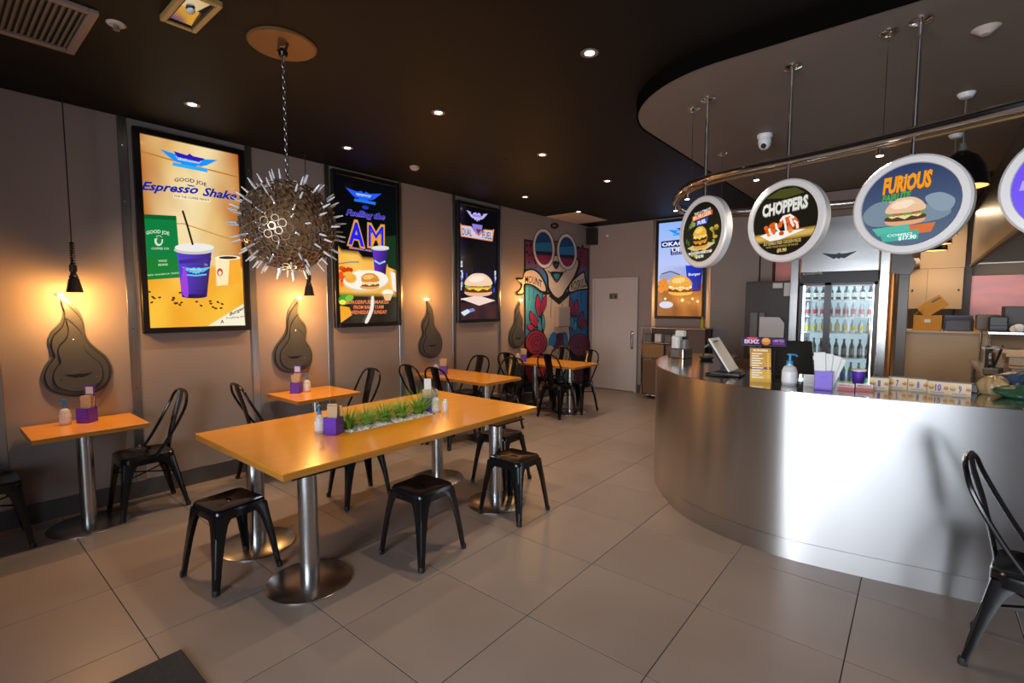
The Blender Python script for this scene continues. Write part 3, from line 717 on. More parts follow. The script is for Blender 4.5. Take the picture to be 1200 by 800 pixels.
# ================================================================== MURAL (painted on the left wall, traced onto its plane)
A = Art((WX + .0015, 0, 0), (1, 0, 0), gap=.0003)
K, CRM, BLU, MAG, PUR = '#17110f', '#e2cdb8', '#2f86b4', '#9c2a58', '#5a1f4a'
A.poly([(614, 280), (690, 291), (690, 470), (614, 480)], K)
A.grid([(616, 282.5), (688.5, 292.5), (688.5, 342), (616, 342)], 8, 8, lambda u, v: mix('#7d2c52', BLU, (v - .35) * 2.6))
rr = random.Random(11); A.lay += 1
for k in range(26):
    x = rr.choice((rr.uniform(616, 632), rr.uniform(672, 687))); y = rr.uniform(286, 318)
    A.ell(x, y, rr.uniform(.6, 1.6), rr.uniform(1, 2.4), '#2a1424', n=8, new=False)
A.grid([(616, 336), (636, 340), (636, 400), (616, 400)], 3, 6, lambda u, v: mix('#3d9cc8', '#3a7fa8', v)); A.grid([(668, 340), (688, 338), (688, 400), (668, 400)], 3, 6, lambda u, v: mix('#2a7ec0', '#1f5f94', v))
A.line([(620, 338), (620, 352)], .7, '#1b4a66'); A.line([(625, 338), (625, 350)], .7, '#1b4a66'); A.line([(681, 342), (681, 356)], .7, '#1b4a66')
# neck and face
A.poly([(636, 345), (668, 345), (668, 415), (674, 470), (630, 470), (637, 400)], '#d2bda8')
A.smooth([(631, 305), (640, 322), (642, 340), (654, 352), (664, 340), (676, 322), (680, 305), (668, 300), (645, 298)], K)
A.smooth([(633, 306), (642, 322), (644, 338), (654.5, 349.5), (663, 338), (673, 322), (677, 306), (668, 302), (645, 300)], '#dcc6b2')
A.poly([(645, 344), (654, 349), (664, 342), (667, 346), (655, 357), (643, 347)], K)
A.line([(636, 345), (634, 372), (638, 400), (634, 415)], 1.2, K); A.line([(668, 343), (666, 372), (668, 396), (664, 412)], 1.2, K)
A.line([(646, 349), (645, 372)], .6, '#6a5648'); A.line([(658, 350), (659, 366)], .6, '#6a5648')
# glasses
for (x, y, a, b, rot) in ((637, 291, 12.5, 23, -4), (664, 295, 11.4, 21, -4)):
    A.ell(x, y, a + .8, b + .8, '#3a2c28', rot); A.ell(x, y, a, b, '#e8dcd4', rot); A.ell(x, y, a - 2.2, b - 3.6, '#1f7fb6', rot)
    A.ell(x, y, a - 2.2, b - 3.6, '#0f4a80', rot, 200, 340); A.ell(x, y, a - 2.2, b - 3.6, '#8a2450', rot, 15, 165); 
    A.poly([(x - a + 2.6, y + 3), (x + a - 2.6, y + 4), (x + a - 3, y + 8.5), (x - a + 3.4, y + 7)], '#1c1420')
A.poly([(649.5, 283), (652, 283), (652, 294), (649.5, 294)], '#6a4a2c'); A.line([(648, 283.5), (651.5, 282.5), (654, 284)], 1.4, '#2a1c14')
A.ell(649.5, 264.5, 5, 3.6, K); A.ell(649, 264.5, 2.4, 1.3, '#8a6a60')
# nose, mouth
A.smooth([(647, 309), (650, 305.5), (655, 308), (651.5, 315.5)], K); A.poly([(649, 309), (653, 309), (651, 313)], '#3a5a62')
A.smooth([(644.5, 319), (650, 318), (655, 318.5), (660, 319), (656, 326), (652, 331), (647.5, 326)], K); A.smooth([(648.5, 321), (655.5, 321), (654, 326), (651.5, 327.5), (649, 325)], '#2f8a94'); A.poly([(649.5, 328), (654, 328), (652, 331)], '#8a2450')
A.line([(641, 317.5), (644.5, 319.5)], .9, K); A.line([(660, 319), (663, 317)], .9, K)
# banners
A.smooth([(610, 334), (604, 327), (606, 325.5), (612, 325.5), (613, 320), (616, 316), (624, 315), (632, 320), (638, 330), (641, 341), (634, 343), (624, 335.5), (615, 334.5), (614, 344), (605, 346), (604, 342), (608, 339)], K)
A.smooth([(611.5, 333), (606, 328), (612, 327), (614, 320.5), (617, 317.5), (624, 316.8), (631, 321.5), (636.5, 331), (639, 340), (634, 340.5), (624, 333.5), (613.5, 332.5), (612.5, 342.5), (606.5, 343.5), (610, 339)], CRM)
A.text('MOUNT', (614.5, 331.5), (634.5, 337.5), 8.5, K, .012, .1, arc=2)
A.smooth([(667, 332), (672, 326), (680, 319.5), (684.5, 318), (686, 326), (689.5, 338), (684, 340), (676, 341), (668, 344), (665, 341)], K)
A.smooth([(668, 333), (673, 327.5), (680, 321.5), (683.5, 320), (684.5, 327), (687.5, 337), (684, 338), (676, 339), (669, 341.5), (666.5, 340)], CRM)
A.text('ROSKILL', (668, 340.5), (686.5, 335.5), 10, K, .012, .15)
# petals, leaves, roses
def petal(x0, y0, x1, y1, wd, c):
    d = Vector((x1 - x0, y1 - y0)); n_ = Vector((-d.y, d.x)).normalized() * wd; m_ = Vector((x0, y0)) + d * .45
    pts = [(x0, y0), tuple(m_ + n_), (x1, y1), tuple(m_ - n_)]
    A.smooth(pts, K); cx = sum(p[0] for p in pts) / 4; cy = sum(p[1] for p in pts) / 4
    A.smooth([(cx + (p[0] - cx) * .84, cy + (p[1] - cy) * .88) for p in pts], c)
    A.line([(x0, y0), (cx, cy)], .5, K)
for a in ((632, 372, 629, 344, 4.2, MAG), (634, 368, 639, 344, 3.4, MAG), (629, 384, 620, 364, 4.5, MAG), (626, 386, 616, 380, 3.2, '#a8324e'), (636, 388, 636, 368, 2.2, '#4a9cb4'), (633, 392, 630, 375, 2.4, '#4a9cb4'), (635, 394, 628, 386, 2, '#4a9cb4'),
          (671, 372, 667, 348, 3, '#8a2450'), (674, 372, 675, 350, 3, '#8a2450'), (678, 384, 682, 364, 3.4, '#7a2450'), (680, 386, 686, 374, 3, '#7a2444'), (669, 386, 669, 370, 2.4, '#2f86b4'), (671, 388, 674, 376, 2.2, '#3a9ab0')): petal(*a)
for (x, y, r, c1) in ((627, 401, 12, '#8e2748'), (678, 404, 11, '#6a2450'), (629, 432, 15, '#b4283e'), (680, 436, 12, '#5a1c48'), (655, 400, 8, '#5a2048')):
    A.ell(x, y, r + 1, r * 1.15 + 1, K); A.ell(x, y, r, r * 1.15, c1)
    for q in (.78, .5, .25):
        A.line([(x + r * q * math.cos(R(a)), y + r * q * 1.15 * math.sin(R(a))) for a in range(int(60 * q * 4), int(60 * q * 4) + 290, 24)], .9, '#24101c')
A.smooth([(641, 398), (646, 389), (650, 392), (648, 404), (642, 406)], '#1f6fb0'); A.smooth([(658, 390), (662, 390), (664, 400), (660, 405)], '#1f6fb0')
A.ell(657, 414, 8, 9, '#b0a294'); A.lay += 1
for k in range(18): A.ell(657 + rr.uniform(-6, 6), 414 + rr.uniform(-7, 7), rr.uniform(.5, 1.3), rr.uniform(.5, 1.6), K, n=7, new=False)
A.ell(643, 409, 4, 4.5, '#b0a294'); A.smooth([(652, 440), (668, 434), (664, 455), (655, 462)], '#2f7a98')
o = A.build('wall_mural', 'paint'); tag(o, 'painted mural of a face in round blue sunglasses with banner and roses', 'mural')
t = thing('wall_box', 'pale grey box mounted on the mural below the painted chin', 'wall box', (WX, 7.52, 1.25))
MB().box(.002, .10, -.20, .20, 0, .36, .006).build('body', 'backwall', t, smooth=0)
MB().box(.10, .112, -.185, .17, .012, .33, .004).build('cover', 'backwall', t, smooth=0)

# ================================================================== FLAME PLAQUES
FL = [(285, 85), (330, 115), (380, 165), (415, 215), (432, 280), (435, 340), (460, 400), (520, 460), (570, 505), (600, 560), (605, 610), (590, 670), (540, 725), (470, 755), (400, 765), (330, 765), (260, 750), (190, 720), (150, 680), (133, 620), (140, 580), (165, 535), (205, 490), (210, 460), (195, 410), (195, 370), (215, 325), (265, 280), (290, 240), (300, 190), (300, 150)]
def flame_outline(sc_=1.0, dz=0.0, mir=1):
    cx, cy = 370, 600
    out = []
    for k, (x, y) in enumerate(FL):
        out.append((mir * (x - cx) * .00089 * sc_, .93 + (765 - cy) * .00118 + (cy - y) * .00118 * sc_ + dz))
    q = catmull([(a, b, 0) for a, b in out], 3, True)
    return [(p.x, p.y) for p in q]
def plaque(y, mir, label, glow=15):
    t = thing('flame_plaque', label, 'wall plaque', (WX, y, 0), 0, 'steel flame plaques on the wall')
    MB().prism(flame_outline(1, 0, mir), lambda a, b: (.004, a, b), lambda a, b: (.014, a, b)).build('back_plate', 'plaque', t)
    MB().prism(flame_outline(.93, -.004, mir), lambda a, b: (.014, a, b), lambda a, b: (.019, a, b)).build('shadow_gap', 'emblem', t)
    MB().prism(flame_outline(.90, -.004, mir), lambda a, b: (.019, a, b), lambda a, b: (.030, a, b)).build('middle_plate', 'plaque', t)
    MB().prism(flame_outline(.72, -.012, mir), lambda a, b: (.030, a, b), lambda a, b: (.034, a, b)).build('shadow_gap', 'emblem', t)
    MB().prism(flame_outline(.69, -.012, mir), lambda a, b: (.034, a, b), lambda a, b: (.044, a, b)).build('front_plate', 'plaque', t)
    W = [(-1, .5), (-.35, .28), (0, .4), (.35, .28), (1, .5), (.6, -.1), (.2, -.5), (0, -.3), (-.2, -.5), (-.6, -.1)]
    MB().prism(W, lambda a, b: (.044, a * .085, 1.10 + b * .035), lambda a, b: (.046, a * .085, 1.10 + b * .035)).build('wing_emblem', 'emblem', t, smooth=0)
    for a, b in ((-.105, 1.075), (.105, 1.085), (-.02 * mir, 1.38)):
        q = link('screw', scr_me, t, (.044, a, b)); q.rotation_euler = (0, R(90), 0)
    MB().cyl((-.0, -.075 * mir, 1.722), (.055, -.075 * mir, 1.722), .012, n=10).sphere((.055, -.075 * mir, 1.722), .014, 10, 8).build('tip_lamp', 'bulb', t)
    if glow: point('plaque_glow', (WX + .30, y - .075 * mir, 1.78), glow, (1, .44, .10), .03)
plaque(.775, 1, 'steel flame plaque behind the leftmost table, under a hanging lamp', 0)
plaque(2.50, -1, 'steel flame plaque between first and second poster, above small table', 0)
plaque(4.40, 1, 'steel flame plaque between second and third poster')
plaque(6.25, -1, 'steel flame plaque beside the mural, furthest from the camera')

# ================================================================== HANGING CONE LAMPS BY THE WALL
def cone_lamp(x, y, label):
    z = 1.742
    t = thing('cone_lamp', label, 'pendant lamp', (x, y, z), 0, 'cone pendant lamps by the wall')
    MB().lathe([(.052, 0), (.050, .004), (.032, .10), (.022, .105), (.020, .10), (.046, .002), (.052, 0)], n=24, caps=False).build('shade', 'lampmetal', t)
    MB().lathe([(.022, .100), (.030, .115), (.018, .135), (.018, .15)], n=16).lathe([(.018, .15), (.024, .155), (.024, .20), (.016, .21)], n=16).build('neck', 'lampmetal', t)
    mb = MB()
    for k in range(9): mb.lathe([(.012, .21 + k * .018), (.018, .216 + k * .018), (.012, .226 + k * .018)], n=12)
    mb.build('flex_sleeve', 'blackmetal', t)
    MB().cyl((0, 0, .37), (0, 0, CZ - z), .0045, n=6).build('cable', 'rubber', t)
    MB().sphere((0, 0, .028), .020, 12, 8).build('bulb', 'bulb', t)
    spot('cone_lamp_beam', (x, y, z + .01), 9, (1, .62, .26), 150, .5)
    point('cone_lamp_glow', (x, y, z - .035), 21, (1, .44, .10), .03)
cone_lamp(-4.86, .755, 'small bronze cone lamp on long cable above leftmost flame plaque')
cone_lamp(-4.80, 2.555, 'small bronze cone lamp half hidden below the spiky ball lamp')

# ================================================================== SPIKY BALL LAMP
BX, BYc, BZ, BR = -2.96, 1.46, 2.125, .258
t = thing('spiky_ball_lamp', 'large bronze ball lamp of metal rings bristling with spark plugs on a chain', 'pendant lamp', (BX, BYc, BZ))
MB().lathe([(0, -.014), (.18, -.014), (.19, -.006), (.19, 0), (0, 0)], n=32).build('ceiling_plate', 'gold', t, loc=(0, 0, CZ - BZ))
MB().tube([(-.06, 0, -.014), (-.035, 0, -.045), (.035, 0, -.045), (.06, 0, -.014)], .007, 8).lathe([(0, -.075), (.022, -.07), (.028, -.05), (.02, -.03), (0, -.03)], n=14).build('hook', 'blackmetal', t, loc=(0, 0, CZ - BZ))
mb = MB(); z = BR + .02; k = 0
while z < CZ - BZ - .06:
    pts = []
    for q in range(10):
        a = 2 * PI * q / 10; u, v = .0085 * math.cos(a), .019 * math.sin(a)
        pts.append((u, 0, z + v) if k % 2 else (0, u, z + v))
    mb.tube(pts, .0028, 5, True); z += .030; k += 1
mb.build('chain', mat('chain_steel', (.22, .20, .20), .35, .9), t)
mb = MB()
N = 440
for i in range(N):
    zz = 1 - 2 * (i + .5) / N; ph = i * PI * (3 - 5 ** .5); rr_ = math.sqrt(1 - zz * zz)
    n_ = Vector((rr_ * math.cos(ph), rr_ * math.sin(ph), zz)); a = n_.orthogonal().normalized(); b = n_.cross(a)
    R0 = .0235 + .002 * math.sin(i * 1.7); hgt = .006 * math.sin(i * 2.3)
    c = n_ * (BR + hgt); vs = []; fs = []; ns = 10
    for (r1, h1) in ((R0, -.012), (R0, .010), (R0 - .0055, .010), (R0 - .0055, -.012)):
        vs += [c + n_ * h1 + (a * math.cos(2 * PI * q / ns) + b * math.sin(2 * PI * q / ns)) * r1 for q in range(ns)]
    for l in range(4):
        fs += [(l * ns + q, l * ns + (q + 1) % ns, ((l + 1) % 4) * ns + (q + 1) % ns, ((l + 1) % 4) * ns + q) for q in range(ns)]
    mb.add(vs, fs)
o = mb.build('ring_shell', 'bronze', t); o['kind'] = 'stuff'
MB().sphere((0, 0, 0), BR - .030, 32, 20).build('inner_globe', mat('inner_globe_amber', (.10, .06, .03), .5, emit=(1, .50, .16), es=.11), t)
sp = None; rr = random.Random(21); NS = 125
for i in range(NS):
    zz = 1 - 2 * (i + .5) / NS; ph = i * PI * (3 - 5 ** .5) + rr.uniform(-.2, .2); rr_ = math.sqrt(1 - zz * zz)
    n_ = Vector((rr_ * math.cos(ph), rr_ * math.sin(ph), zz + rr.uniform(-.05, .05))).normalized()
    if zz > .97: continue
    if sp is None:
        sp = MB().lathe([(0, -.02), (.0075, -.02), (.0075, .006), (.0105, .008), (.0105, .020), (.0075, .022), (0, .022)], n=8).build('spark_plug', 'plug', t)
        cer = MB().lathe([(.0068, .022), (.0058, .055), (.0045, .060), (.0035, .075), (0, .077)], n=8).build('ceramic_tip', 'ceramic', sp)
        o = sp
    else:
        o = link('spark_plug', sp.data, t); link('ceramic_tip', cer.data, o)
    o.location = n_ * (BR - .002); o.rotation_euler = n_.to_track_quat('Z', 'Y').to_euler()
point('ball_lamp_glow', (BX, BYc, BZ - BR - .10), 1.2, (1, .7, .4), .05)

# ================================================================== TABLES
def plank_top(mb, x0, x1, y0, y1, z0, z1): return mb.box(x0, x1, y0, y1, z0, z1, .004)
def pedestal(t, x, y, h, r=.05, rb=.245):
    MB().lathe([(0, 0), (rb, 0), (rb, .006), (rb - .006, .010), (r + .01, .013), (0, .013)], n=48).build('base_plate', 'steel', t, loc=(x, y, 0))
    MB().cyl((0, 0, .012), (0, 0, h), r, n=28).build('column', 'steel', t, loc=(x, y, 0))
    MB().box(-.17, .17, -.17, .17, -.012, 0, .002).build('mounting_plate', 'blackmetal', t, loc=(x, y, h), smooth=0)
def table(x0, x1, y0, y1, poles, label, group=None, h=.75, r=.05, rb=.245, th=.034):
    cx, cy = (x0 + x1) / 2, (y0 + y1) / 2
    t = thing('dining_table', label, 'table', (cx, cy, 0), 0, group)
    a, b = (x1 - x0) / 2, (y1 - y0) / 2
    MB().box(-a, a, -b, b, h - .006, h, .002).build('table_top', 'wood', t, smooth=0)
    MB().box(-a + .0005, a - .0005, -b + .0005, b - .0005, h - th, h - .006).build('top_core', 'woodedge', t, smooth=0)
    for px, py in poles: pedestal(t, px - cx, py - cy, h - th, r, rb)
    return t
G = 'orange wooden tables on steel pedestals'
table(-5.055, -4.50, .43, 1.085, [(-4.74, .735)], 'small orange wall table at far left under the lamp', G, r=.048)
table(-5.055, -4.42, 2.21, 2.885, [(-4.74, 2.56)], 'small orange wall table under the second flame plaque', G)
table(-5.055, -3.775, 4.10, 4.745, [(-4.75, 4.43), (-4.08, 4.43)], 'orange wall table with four chairs, in the middle distance', G)
table(-5.055, -3.775, 5.98, 6.68, [(-4.75, 6.33), (-4.08, 6.33)], 'orange wall table in front of the mural', G)
# long shared table with a planter slot
TX0, TX1, TY0, TY1, TH = -3.87, -2.565, 1.19, 3.445, .75
lt = thing('shared_table', 'long orange shared table with grass planter slot in the middle of the room', 'table', ((TX0 + TX1) / 2, (TY0 + TY1) / 2, 0))
PX0, PX1, PY0, PY1 = -3.25, -3.035, 1.885, 2.69
def slab(z0, z1, inset):
    return MB().box(TX0 + inset, PX0, TY0 + inset, TY1 - inset, z0, z1).box(PX1, TX1 - inset, TY0 + inset, TY1 - inset, z0, z1).box(PX0, PX1, TY0 + inset, PY0, z0, z1).box(PX0, PX1, PY1, TY1 - inset, z0, z1)
slab(TH - .008, TH, 0).build('table_top', 'wood', lt, smooth=0, world=True)
slab(TH - .042, TH - .008, .0005).build('top_core', 'woodedge', lt, smooth=0, world=True)
MB().box(TX0 + .25, TX1 - .10, 1.82, 1.92, TH - .067, TH - .042, .002).build('cleat', 'woodedge', lt, smooth=0, world=True)
MB().box(TX0 + .25, TX1 - .10, 2.66, 2.76, TH - .067, TH - .042, .002).build('cleat', 'woodedge', lt, smooth=0, world=True)
MB().box(PX0, PX1, PY0, PY1, TH - .13, TH - .125).box(PX0 - .003, PX0, PY0, PY1, TH - .13, TH - .002).box(PX1, PX1 + .003, PY0, PY1, TH - .13, TH - .002).box(PX0, PX1, PY0 - .003, PY0, TH - .13, TH - .002).box(PX0, PX1, PY1, PY1 + .003, TH - .13, TH - .002).build('planter_tray', 'blackmetal', lt, smooth=0, world=True)
for x, y in ((-2.74, 1.41), (-3.455, 1.41), (-2.66, 3.0), (-3.46, 3.07)): pedestal(lt, x - lt.location.x, y - lt.location.y, TH - .042, .055)
# pebbles and grass in the slot
mb = MB(); rr = random.Random(3)
for k in range(1100):
    s_ = rr.uniform(.007, .012); mb.sphere((rr.uniform(PX0 + .012, PX1 - .012), rr.uniform(PY0 + .012, PY1 - .012), TH - .010 + rr.uniform(-.006, .012)), s_, 6, 4, (1, rr.uniform(.7, 1.2), .75))
tag(MB().box(PX0 + .002, PX1 - .002, PY0 + .002, PY1 - .002, TH - .12, TH - .02).build('planter_soil', 'grout', lt, smooth=0, world=True))
tag(mb.build('pebbles', 'pebble'), 'white pebbles filling the planter slot of the long table', 'pebbles', kind='stuff')
TUFT = ('nearest the purple napkin box', 'second along the slot', 'in the middle of the slot', 'fourth along the slot', 'at the far end by the menu card')
for k, yy in enumerate((1.955, 2.11, 2.27, 2.43, 2.61)):
    mb = MB(); hh = (1.15, 1.05, 1.1, 1.1, 1.4)[k]
    for q in range(150):
        a = rr.uniform(0, 2 * PI); ln = rr.uniform(.10, .20) * hh; lean = rr.uniform(.25, 1.3); wd = rr.uniform(.004, .0075)
        d = Vector((math.cos(a), math.sin(a), 0)); sd = Vector((-d.y, d.x, 0)); b0 = d * rr.uniform(0, .03); pts = []
        for s_ in range(5):
            u = s_ / 4; p = b0 + d * (lean * ln * u ** 1.5) + Vector((0, 0, ln * (u - .42 * lean * u * u))); ww = wd * (1 - u * .92)
            pts.append((p - sd * ww, p + Vector((0, 0, .0008)), p + sd * ww))
        vs = [v for tr in pts for v in tr]; fs = []
        for s_ in range(4):
            for e in range(2): fs.append((s_ * 3 + e, s_ * 3 + e + 1, s_ * 3 + 4 + e, s_ * 3 + 3 + e))
        mb.add(vs, fs)
    o = mb.build('grass_tuft', 'leaf', loc=(-3.165, yy, TH - .015)); tag(o, 'green artificial grass tuft in table planter, ' + TUFT[k], 'plant', 'grass tufts in the table planter')

# ================================================================== CHAIRS AND STOOLS
def leg_loft(sx, sy, top, foot, ztop, ws):
    secs = []
    for z, wd, th in ws:
        u = 1 - z / ztop; O = Vector((sx * (top[0] + (foot[0] - top[0]) * u), sy * (top[1] + (foot[1] - top[1]) * u), z))
        c = min(.014, wd * .4); L = [(0, c), (c * .3, c * .3), (c, 0), (wd, 0), (wd, th), (th + .0005, th + .0005), (th, wd), (0, wd)]
        pts = [(O.x - sx * a, O.y - sy * b, z) for a, b in L]
        secs.append(pts)
    return secs
def add_leg(t, sx, sy, top, foot, ztop, ws):
    mb = MB().loft(leg_loft(sx, sy, top, foot, ztop, ws))
    # pressed rib down the outer corner
    pts = []
    for z in (ztop * .72, ztop * .5, ztop * .22):
        u = 1 - z / ztop; pts.append((sx * (top[0] + (foot[0] - top[0]) * u - .008), sy * (top[1] + (foot[1] - top[1]) * u - .008), z))
    mb.tube(pts, .007, 6)
    lg = mb.build('leg', 'blackmetal', t)
    fx, fy = sx * (foot[0] - .016), sy * (foot[1] - .016)
    MB().lathe([(0, 0), (.018, 0), (.019, .022), (.015, .034), (0, .034)], n=10).build('foot_cap', 'rubber', lg, loc=(fx, fy, 0))
WS = [(.002, .030, .024), (.10, .036, .018), (.22, .046, .010), (.31, .058, .006), (.37, .070, .005), (.405, .090, .005), (.43, .12, .005)]
def make_stool():
    t = thing('metal_stool', 'x', 'stool', (0, 0, 0), 0, 'black metal stools around the long table')
    out0 = rrect(.150, .150, .040, 5); ns = len(out0)
    sl = []
    for (x, y) in out0:
        a = math.atan2(y, x); sl.append((.040 * math.cos(a), .017 * math.sin(a)))
    S = lambda o_, k, z: [(x * k, y * k, z) for x, y in o_]
    secs = [S(out0, 1.03, .395), S(out0, 1.03, .43), S(out0, 1.01, .452), S(out0, .965, .460), S(out0, .93, .457), [(x, y, .455) for x, y in sl], [(x, y, .440) for x, y in sl], S(out0, .9, .445), S(out0, .995, .43), S(out0, 1.0, .395)]
    secs.append(secs[0])
    MB().loft(secs, caps=False).build('seat', 'blackmetal', t, smooth=40)
    for sx in (-1, 1):
        for sy in (-1, 1): add_leg(t, sx, sy, (.156, .156), (.208, .208), .43, WS)
    MB().box(-.12, .12, -.008, .008, .40, .412).build('brace', 'blackmetal', t, loc=(0, 0, 0), smooth=0)
    return t
stool = Proto(make_stool())
stool((-3.215, 1.155, 0), R(7), 'black metal stool at the near end of the long table, with slot seat')
stool((-2.495, 2.075, 0), R(3), 'black metal stool in the middle of the long table\'s near side')
stool((-2.42, 2.955, 0), R(2), 'black metal stool by the far right corner of the long table')
stool((-2.96, 3.42, 0), R(4), 'black metal stool half hidden under the far end of the long table')
stool((-3.63, 2.33, 0), R(-9), 'black metal stool on the wall side of the long table, legs showing below')

def make_chair():
    t = thing('metal_chair', 'x', 'chair', (0, 0, 0), 0, 'black metal cafe chairs')
    def outl(k, z, dz=0):
        return [(x * k * (1 - .10 * max(0, -y) / .18), y * k, z) for x, y in rrect(.185, .18, .07, 6)]
    secs = [outl(1.0, .405), outl(1.0, .445), outl(1.0, .462), outl(.965, .470), outl(.90, .468), outl(.84, .458), outl(.3, .456)]
    mb = MB().loft(secs, caps=True); mb.build('seat', 'blackmetal', t, smooth=40)
    W2 = [(z * 1.0, a, b) for z, a, b in WS]
    for sx in (-1, 1):
        add_leg(t, sx, 1, (.178, .172), (.215, .215), .43, W2); add_leg(t, sx, -1, (.165, .172), (.205, .255), .43, W2)
    path = [(-.176, -.035, .455), (-.186, -.120, .58), (-.194, -.195, .71), (-.186, -.250, .82), (-.150, -.275, .895), (-.085, -.288, .928), (0, -.290, .936)]
    path += [(-x, y, z) for x, y, z in path[-2::-1]]
    MB().tube(catmull(path, 5), .0115, 8).build('back_frame', 'blackmetal', t)
    prof = [(-.286, .934, .066), (-.272, .86, .064), (-.235, .74, .059), (-.20, .60, .054), (-.180, .50, .050), (-.172, .43, .048)]
    secs = []
    for y, z, wd in prof:
        secs.append([(-wd, y + .006, z), (-wd * .5, y - .003, z), (0, y - .006, z), (wd * .5, y - .003, z), (wd, y + .006, z), (wd, y + .009, z), (wd * .5, y, z), (0, y - .003, z), (-wd * .5, y, z), (-wd, y + .009, z)])
    MB().loft(secs).build('back_splat', 'blackmetal', t)
    MB().tube([(-.16, -.185, .30), (.165, .165, .30)], .006, 6).tube([(.16, -.185, .30), (-.165, .165, .30)], .006, 6).build('cross_brace', 'blackmetal', t)
    return t
chair = Proto(make_chair())
for x, y, a, lb in [(-4.78, .21, 0, 'black metal chair cut off by the left edge of the photo'),
                    (-4.775, 1.10, 180, 'black metal chair right of the leftmost small table, seen from its side'),
                    (-4.72, 2.08, -3, 'black metal chair on the near side of the second small table'),
                    (-4.70, 2.93, 180, 'black metal chair on the far side of the second small table'),
                    (-4.66, 3.96, 0, 'black metal chair with its back to the camera, left of two at third table'),
                    (-4.22, 3.99, 0, 'black metal chair with its back to the camera, right of two at third table'),
                    (-4.72, 4.73, 180, 'black metal chair on far side of the third table, against the wall'),
                    (-4.18, 4.82, 184, 'black metal chair on far side of the third table, away from the wall'),
                    (-4.70, 5.83, 0, 'black metal chair on near side of the mural table, against the wall'),
                    (-4.10, 6.02, 2, 'black metal chair with its back to the camera at the mural table'),
                    (-4.02, 6.49, 176, 'black metal chair on far side of mural table, nearest the door'),
                    (-4.62, 6.62, 180, 'black metal chair behind the mural table, almost hidden'),
                    (.50, 3.12, -100, 'black metal chair beside the steel counter at the right edge')]:
    chair((x, y, 0), R(a), lb)
tag(MB().box(-2.62 - .02, -2.62 + .62, -.35, .71, 0, .012, .004).build('floor_mat', 'mat_', smooth=0), 'dark ribbed rubber door mat on the floor at the bottom edge', 'mat')

# ================================================================== SMALL THINGS ON THE TABLES
def make_pump():
    t = thing('pump_bottle', 'x', 'bottle', (0, 0, 0), 0, 'hand gel pump bottles')
    MB().lathe([(0, 0), (.028, 0), (.031, .006), (.031, .075), (.024, .094), (.012, .102), (.011, .112), (0, .112)], n=20).build('body', 'bottle', t)
    MB().lathe([(.0315, .014), (.0318, .016), (.0318, .068), (.0315, .070)], n=20).build('paper_label', 'white', t)
    p = MB().lathe([(0, .108), (.014, .108), (.014, .124), (.006, .126), (.005, .150), (.012, .152), (.012, .160), (0, .162)], n=14).build('pump_cap', 'bluecap', t)
    MB().tube([(0, 0, .156), (-.028, 0, .157), (-.036, 0, .150)], .005, 6).build('nozzle', 'bluecap', p)
    for o in t.children: o.scale = (1.12, 1.12, 1.2)
    return t
pump = Proto(make_pump())
def napkin_box(loc, rz, label, cards=(), s=.045, h=.112, kraft=True, group='purple napkin boxes'):
    t = thing('napkin_box', label, 'napkin box', loc, rz, group)
    MB().box(-s, s, -s, -s + .003, 0, h).box(-s, s, s - .003, s, 0, h).box(-s, -s + .003, -s, s, 0, h).box(s - .003, s, -s, s, 0, h).box(-s, s, -s, s, 0, .004).build('box', 'purple', t, smooth=0)
    if kraft:
        r2 = random.Random(int(loc[1] * 100))
        for k in range(5):
            m = Matrix.Translation((0, -s * .62 + k * s * .31, .004)) @ Matrix.Rotation(R(r2.uniform(-6, 6)), 4, 'Y') @ Matrix.Rotation(R(r2.uniform(-5, 5)), 4, 'X')
            MB().box(-s * .78, s * .78, -.003, .003, 0, h * 1.55 + r2.uniform(0, .03), 0, m).build('napkin', 'kraft', t, smooth=0)
    return t
def standing_card(t, w_, h_, z, y, material='white', th=.003):
    return MB().box(-w_ / 2, w_ / 2, y - th / 2, y + th / 2, z, z + h_).build('menu_card', material, t, smooth=0)
T = .75
pump((-4.905, .66, T), R(60), 'hand gel bottle with blue pump on the leftmost table')
t = napkin_box((-4.90, .785, T), R(40), 'purple napkin box with upright card on the leftmost table'); standing_card(t, .075, .275, .004, .037, 'purple'); standing_card(t, .055, .055, .212, .0345)
t = napkin_box((-4.88, 2.43, T), R(40), 'purple napkin box on the second small table below the flame plaque'); standing_card(t, .075, .275, .004, .037, 'purple'); standing_card(t, .055, .055, .212, .0345)
pump((-4.86, 2.535, T), R(60), 'hand gel bottle with pump on the second small table')
pump((-3.225, 1.765, T), R(130), 'hand gel bottle with blue pump beside the nearest purple box on the long table')
napkin_box((-3.125, 1.815, T), R(28), 'purple napkin box full of kraft napkins at near end of the planter', s=.048, h=.118)
t = napkin_box((-3.20, 2.745, T), R(35), 'purple napkin box with tall white menu card at far end of the planter'); standing_card(t, .06, .27, .004, -.02, 'paper')
pump((-3.093, 2.735, T), R(120), 'hand gel bottle with blue pump at far end of the planter')
tag(MB().lathe([(0, 0), (.024, 0), (.026, .005), (.026, .08), (.020, .09), (.014, .092), (.014, .105), (0, .105)], n=18).build('sauce_bottle', 'white', loc=(-3.045, 2.795, T)), 'plain white capped bottle next to the far pump bottle on long table', 'bottle')
napkin_box((-4.73, 4.32, T), R(38), 'purple napkin box on the third table')
pump((-4.83, 4.28, T), R(60), 'hand gel bottle on the third table beside its purple box')
napkin_box((-4.82, 6.12, T), R(38), 'purple napkin box on the mural table')
pump((-4.93, 6.10, T), R(60), 'hand gel bottle on the mural table beside its purple box')

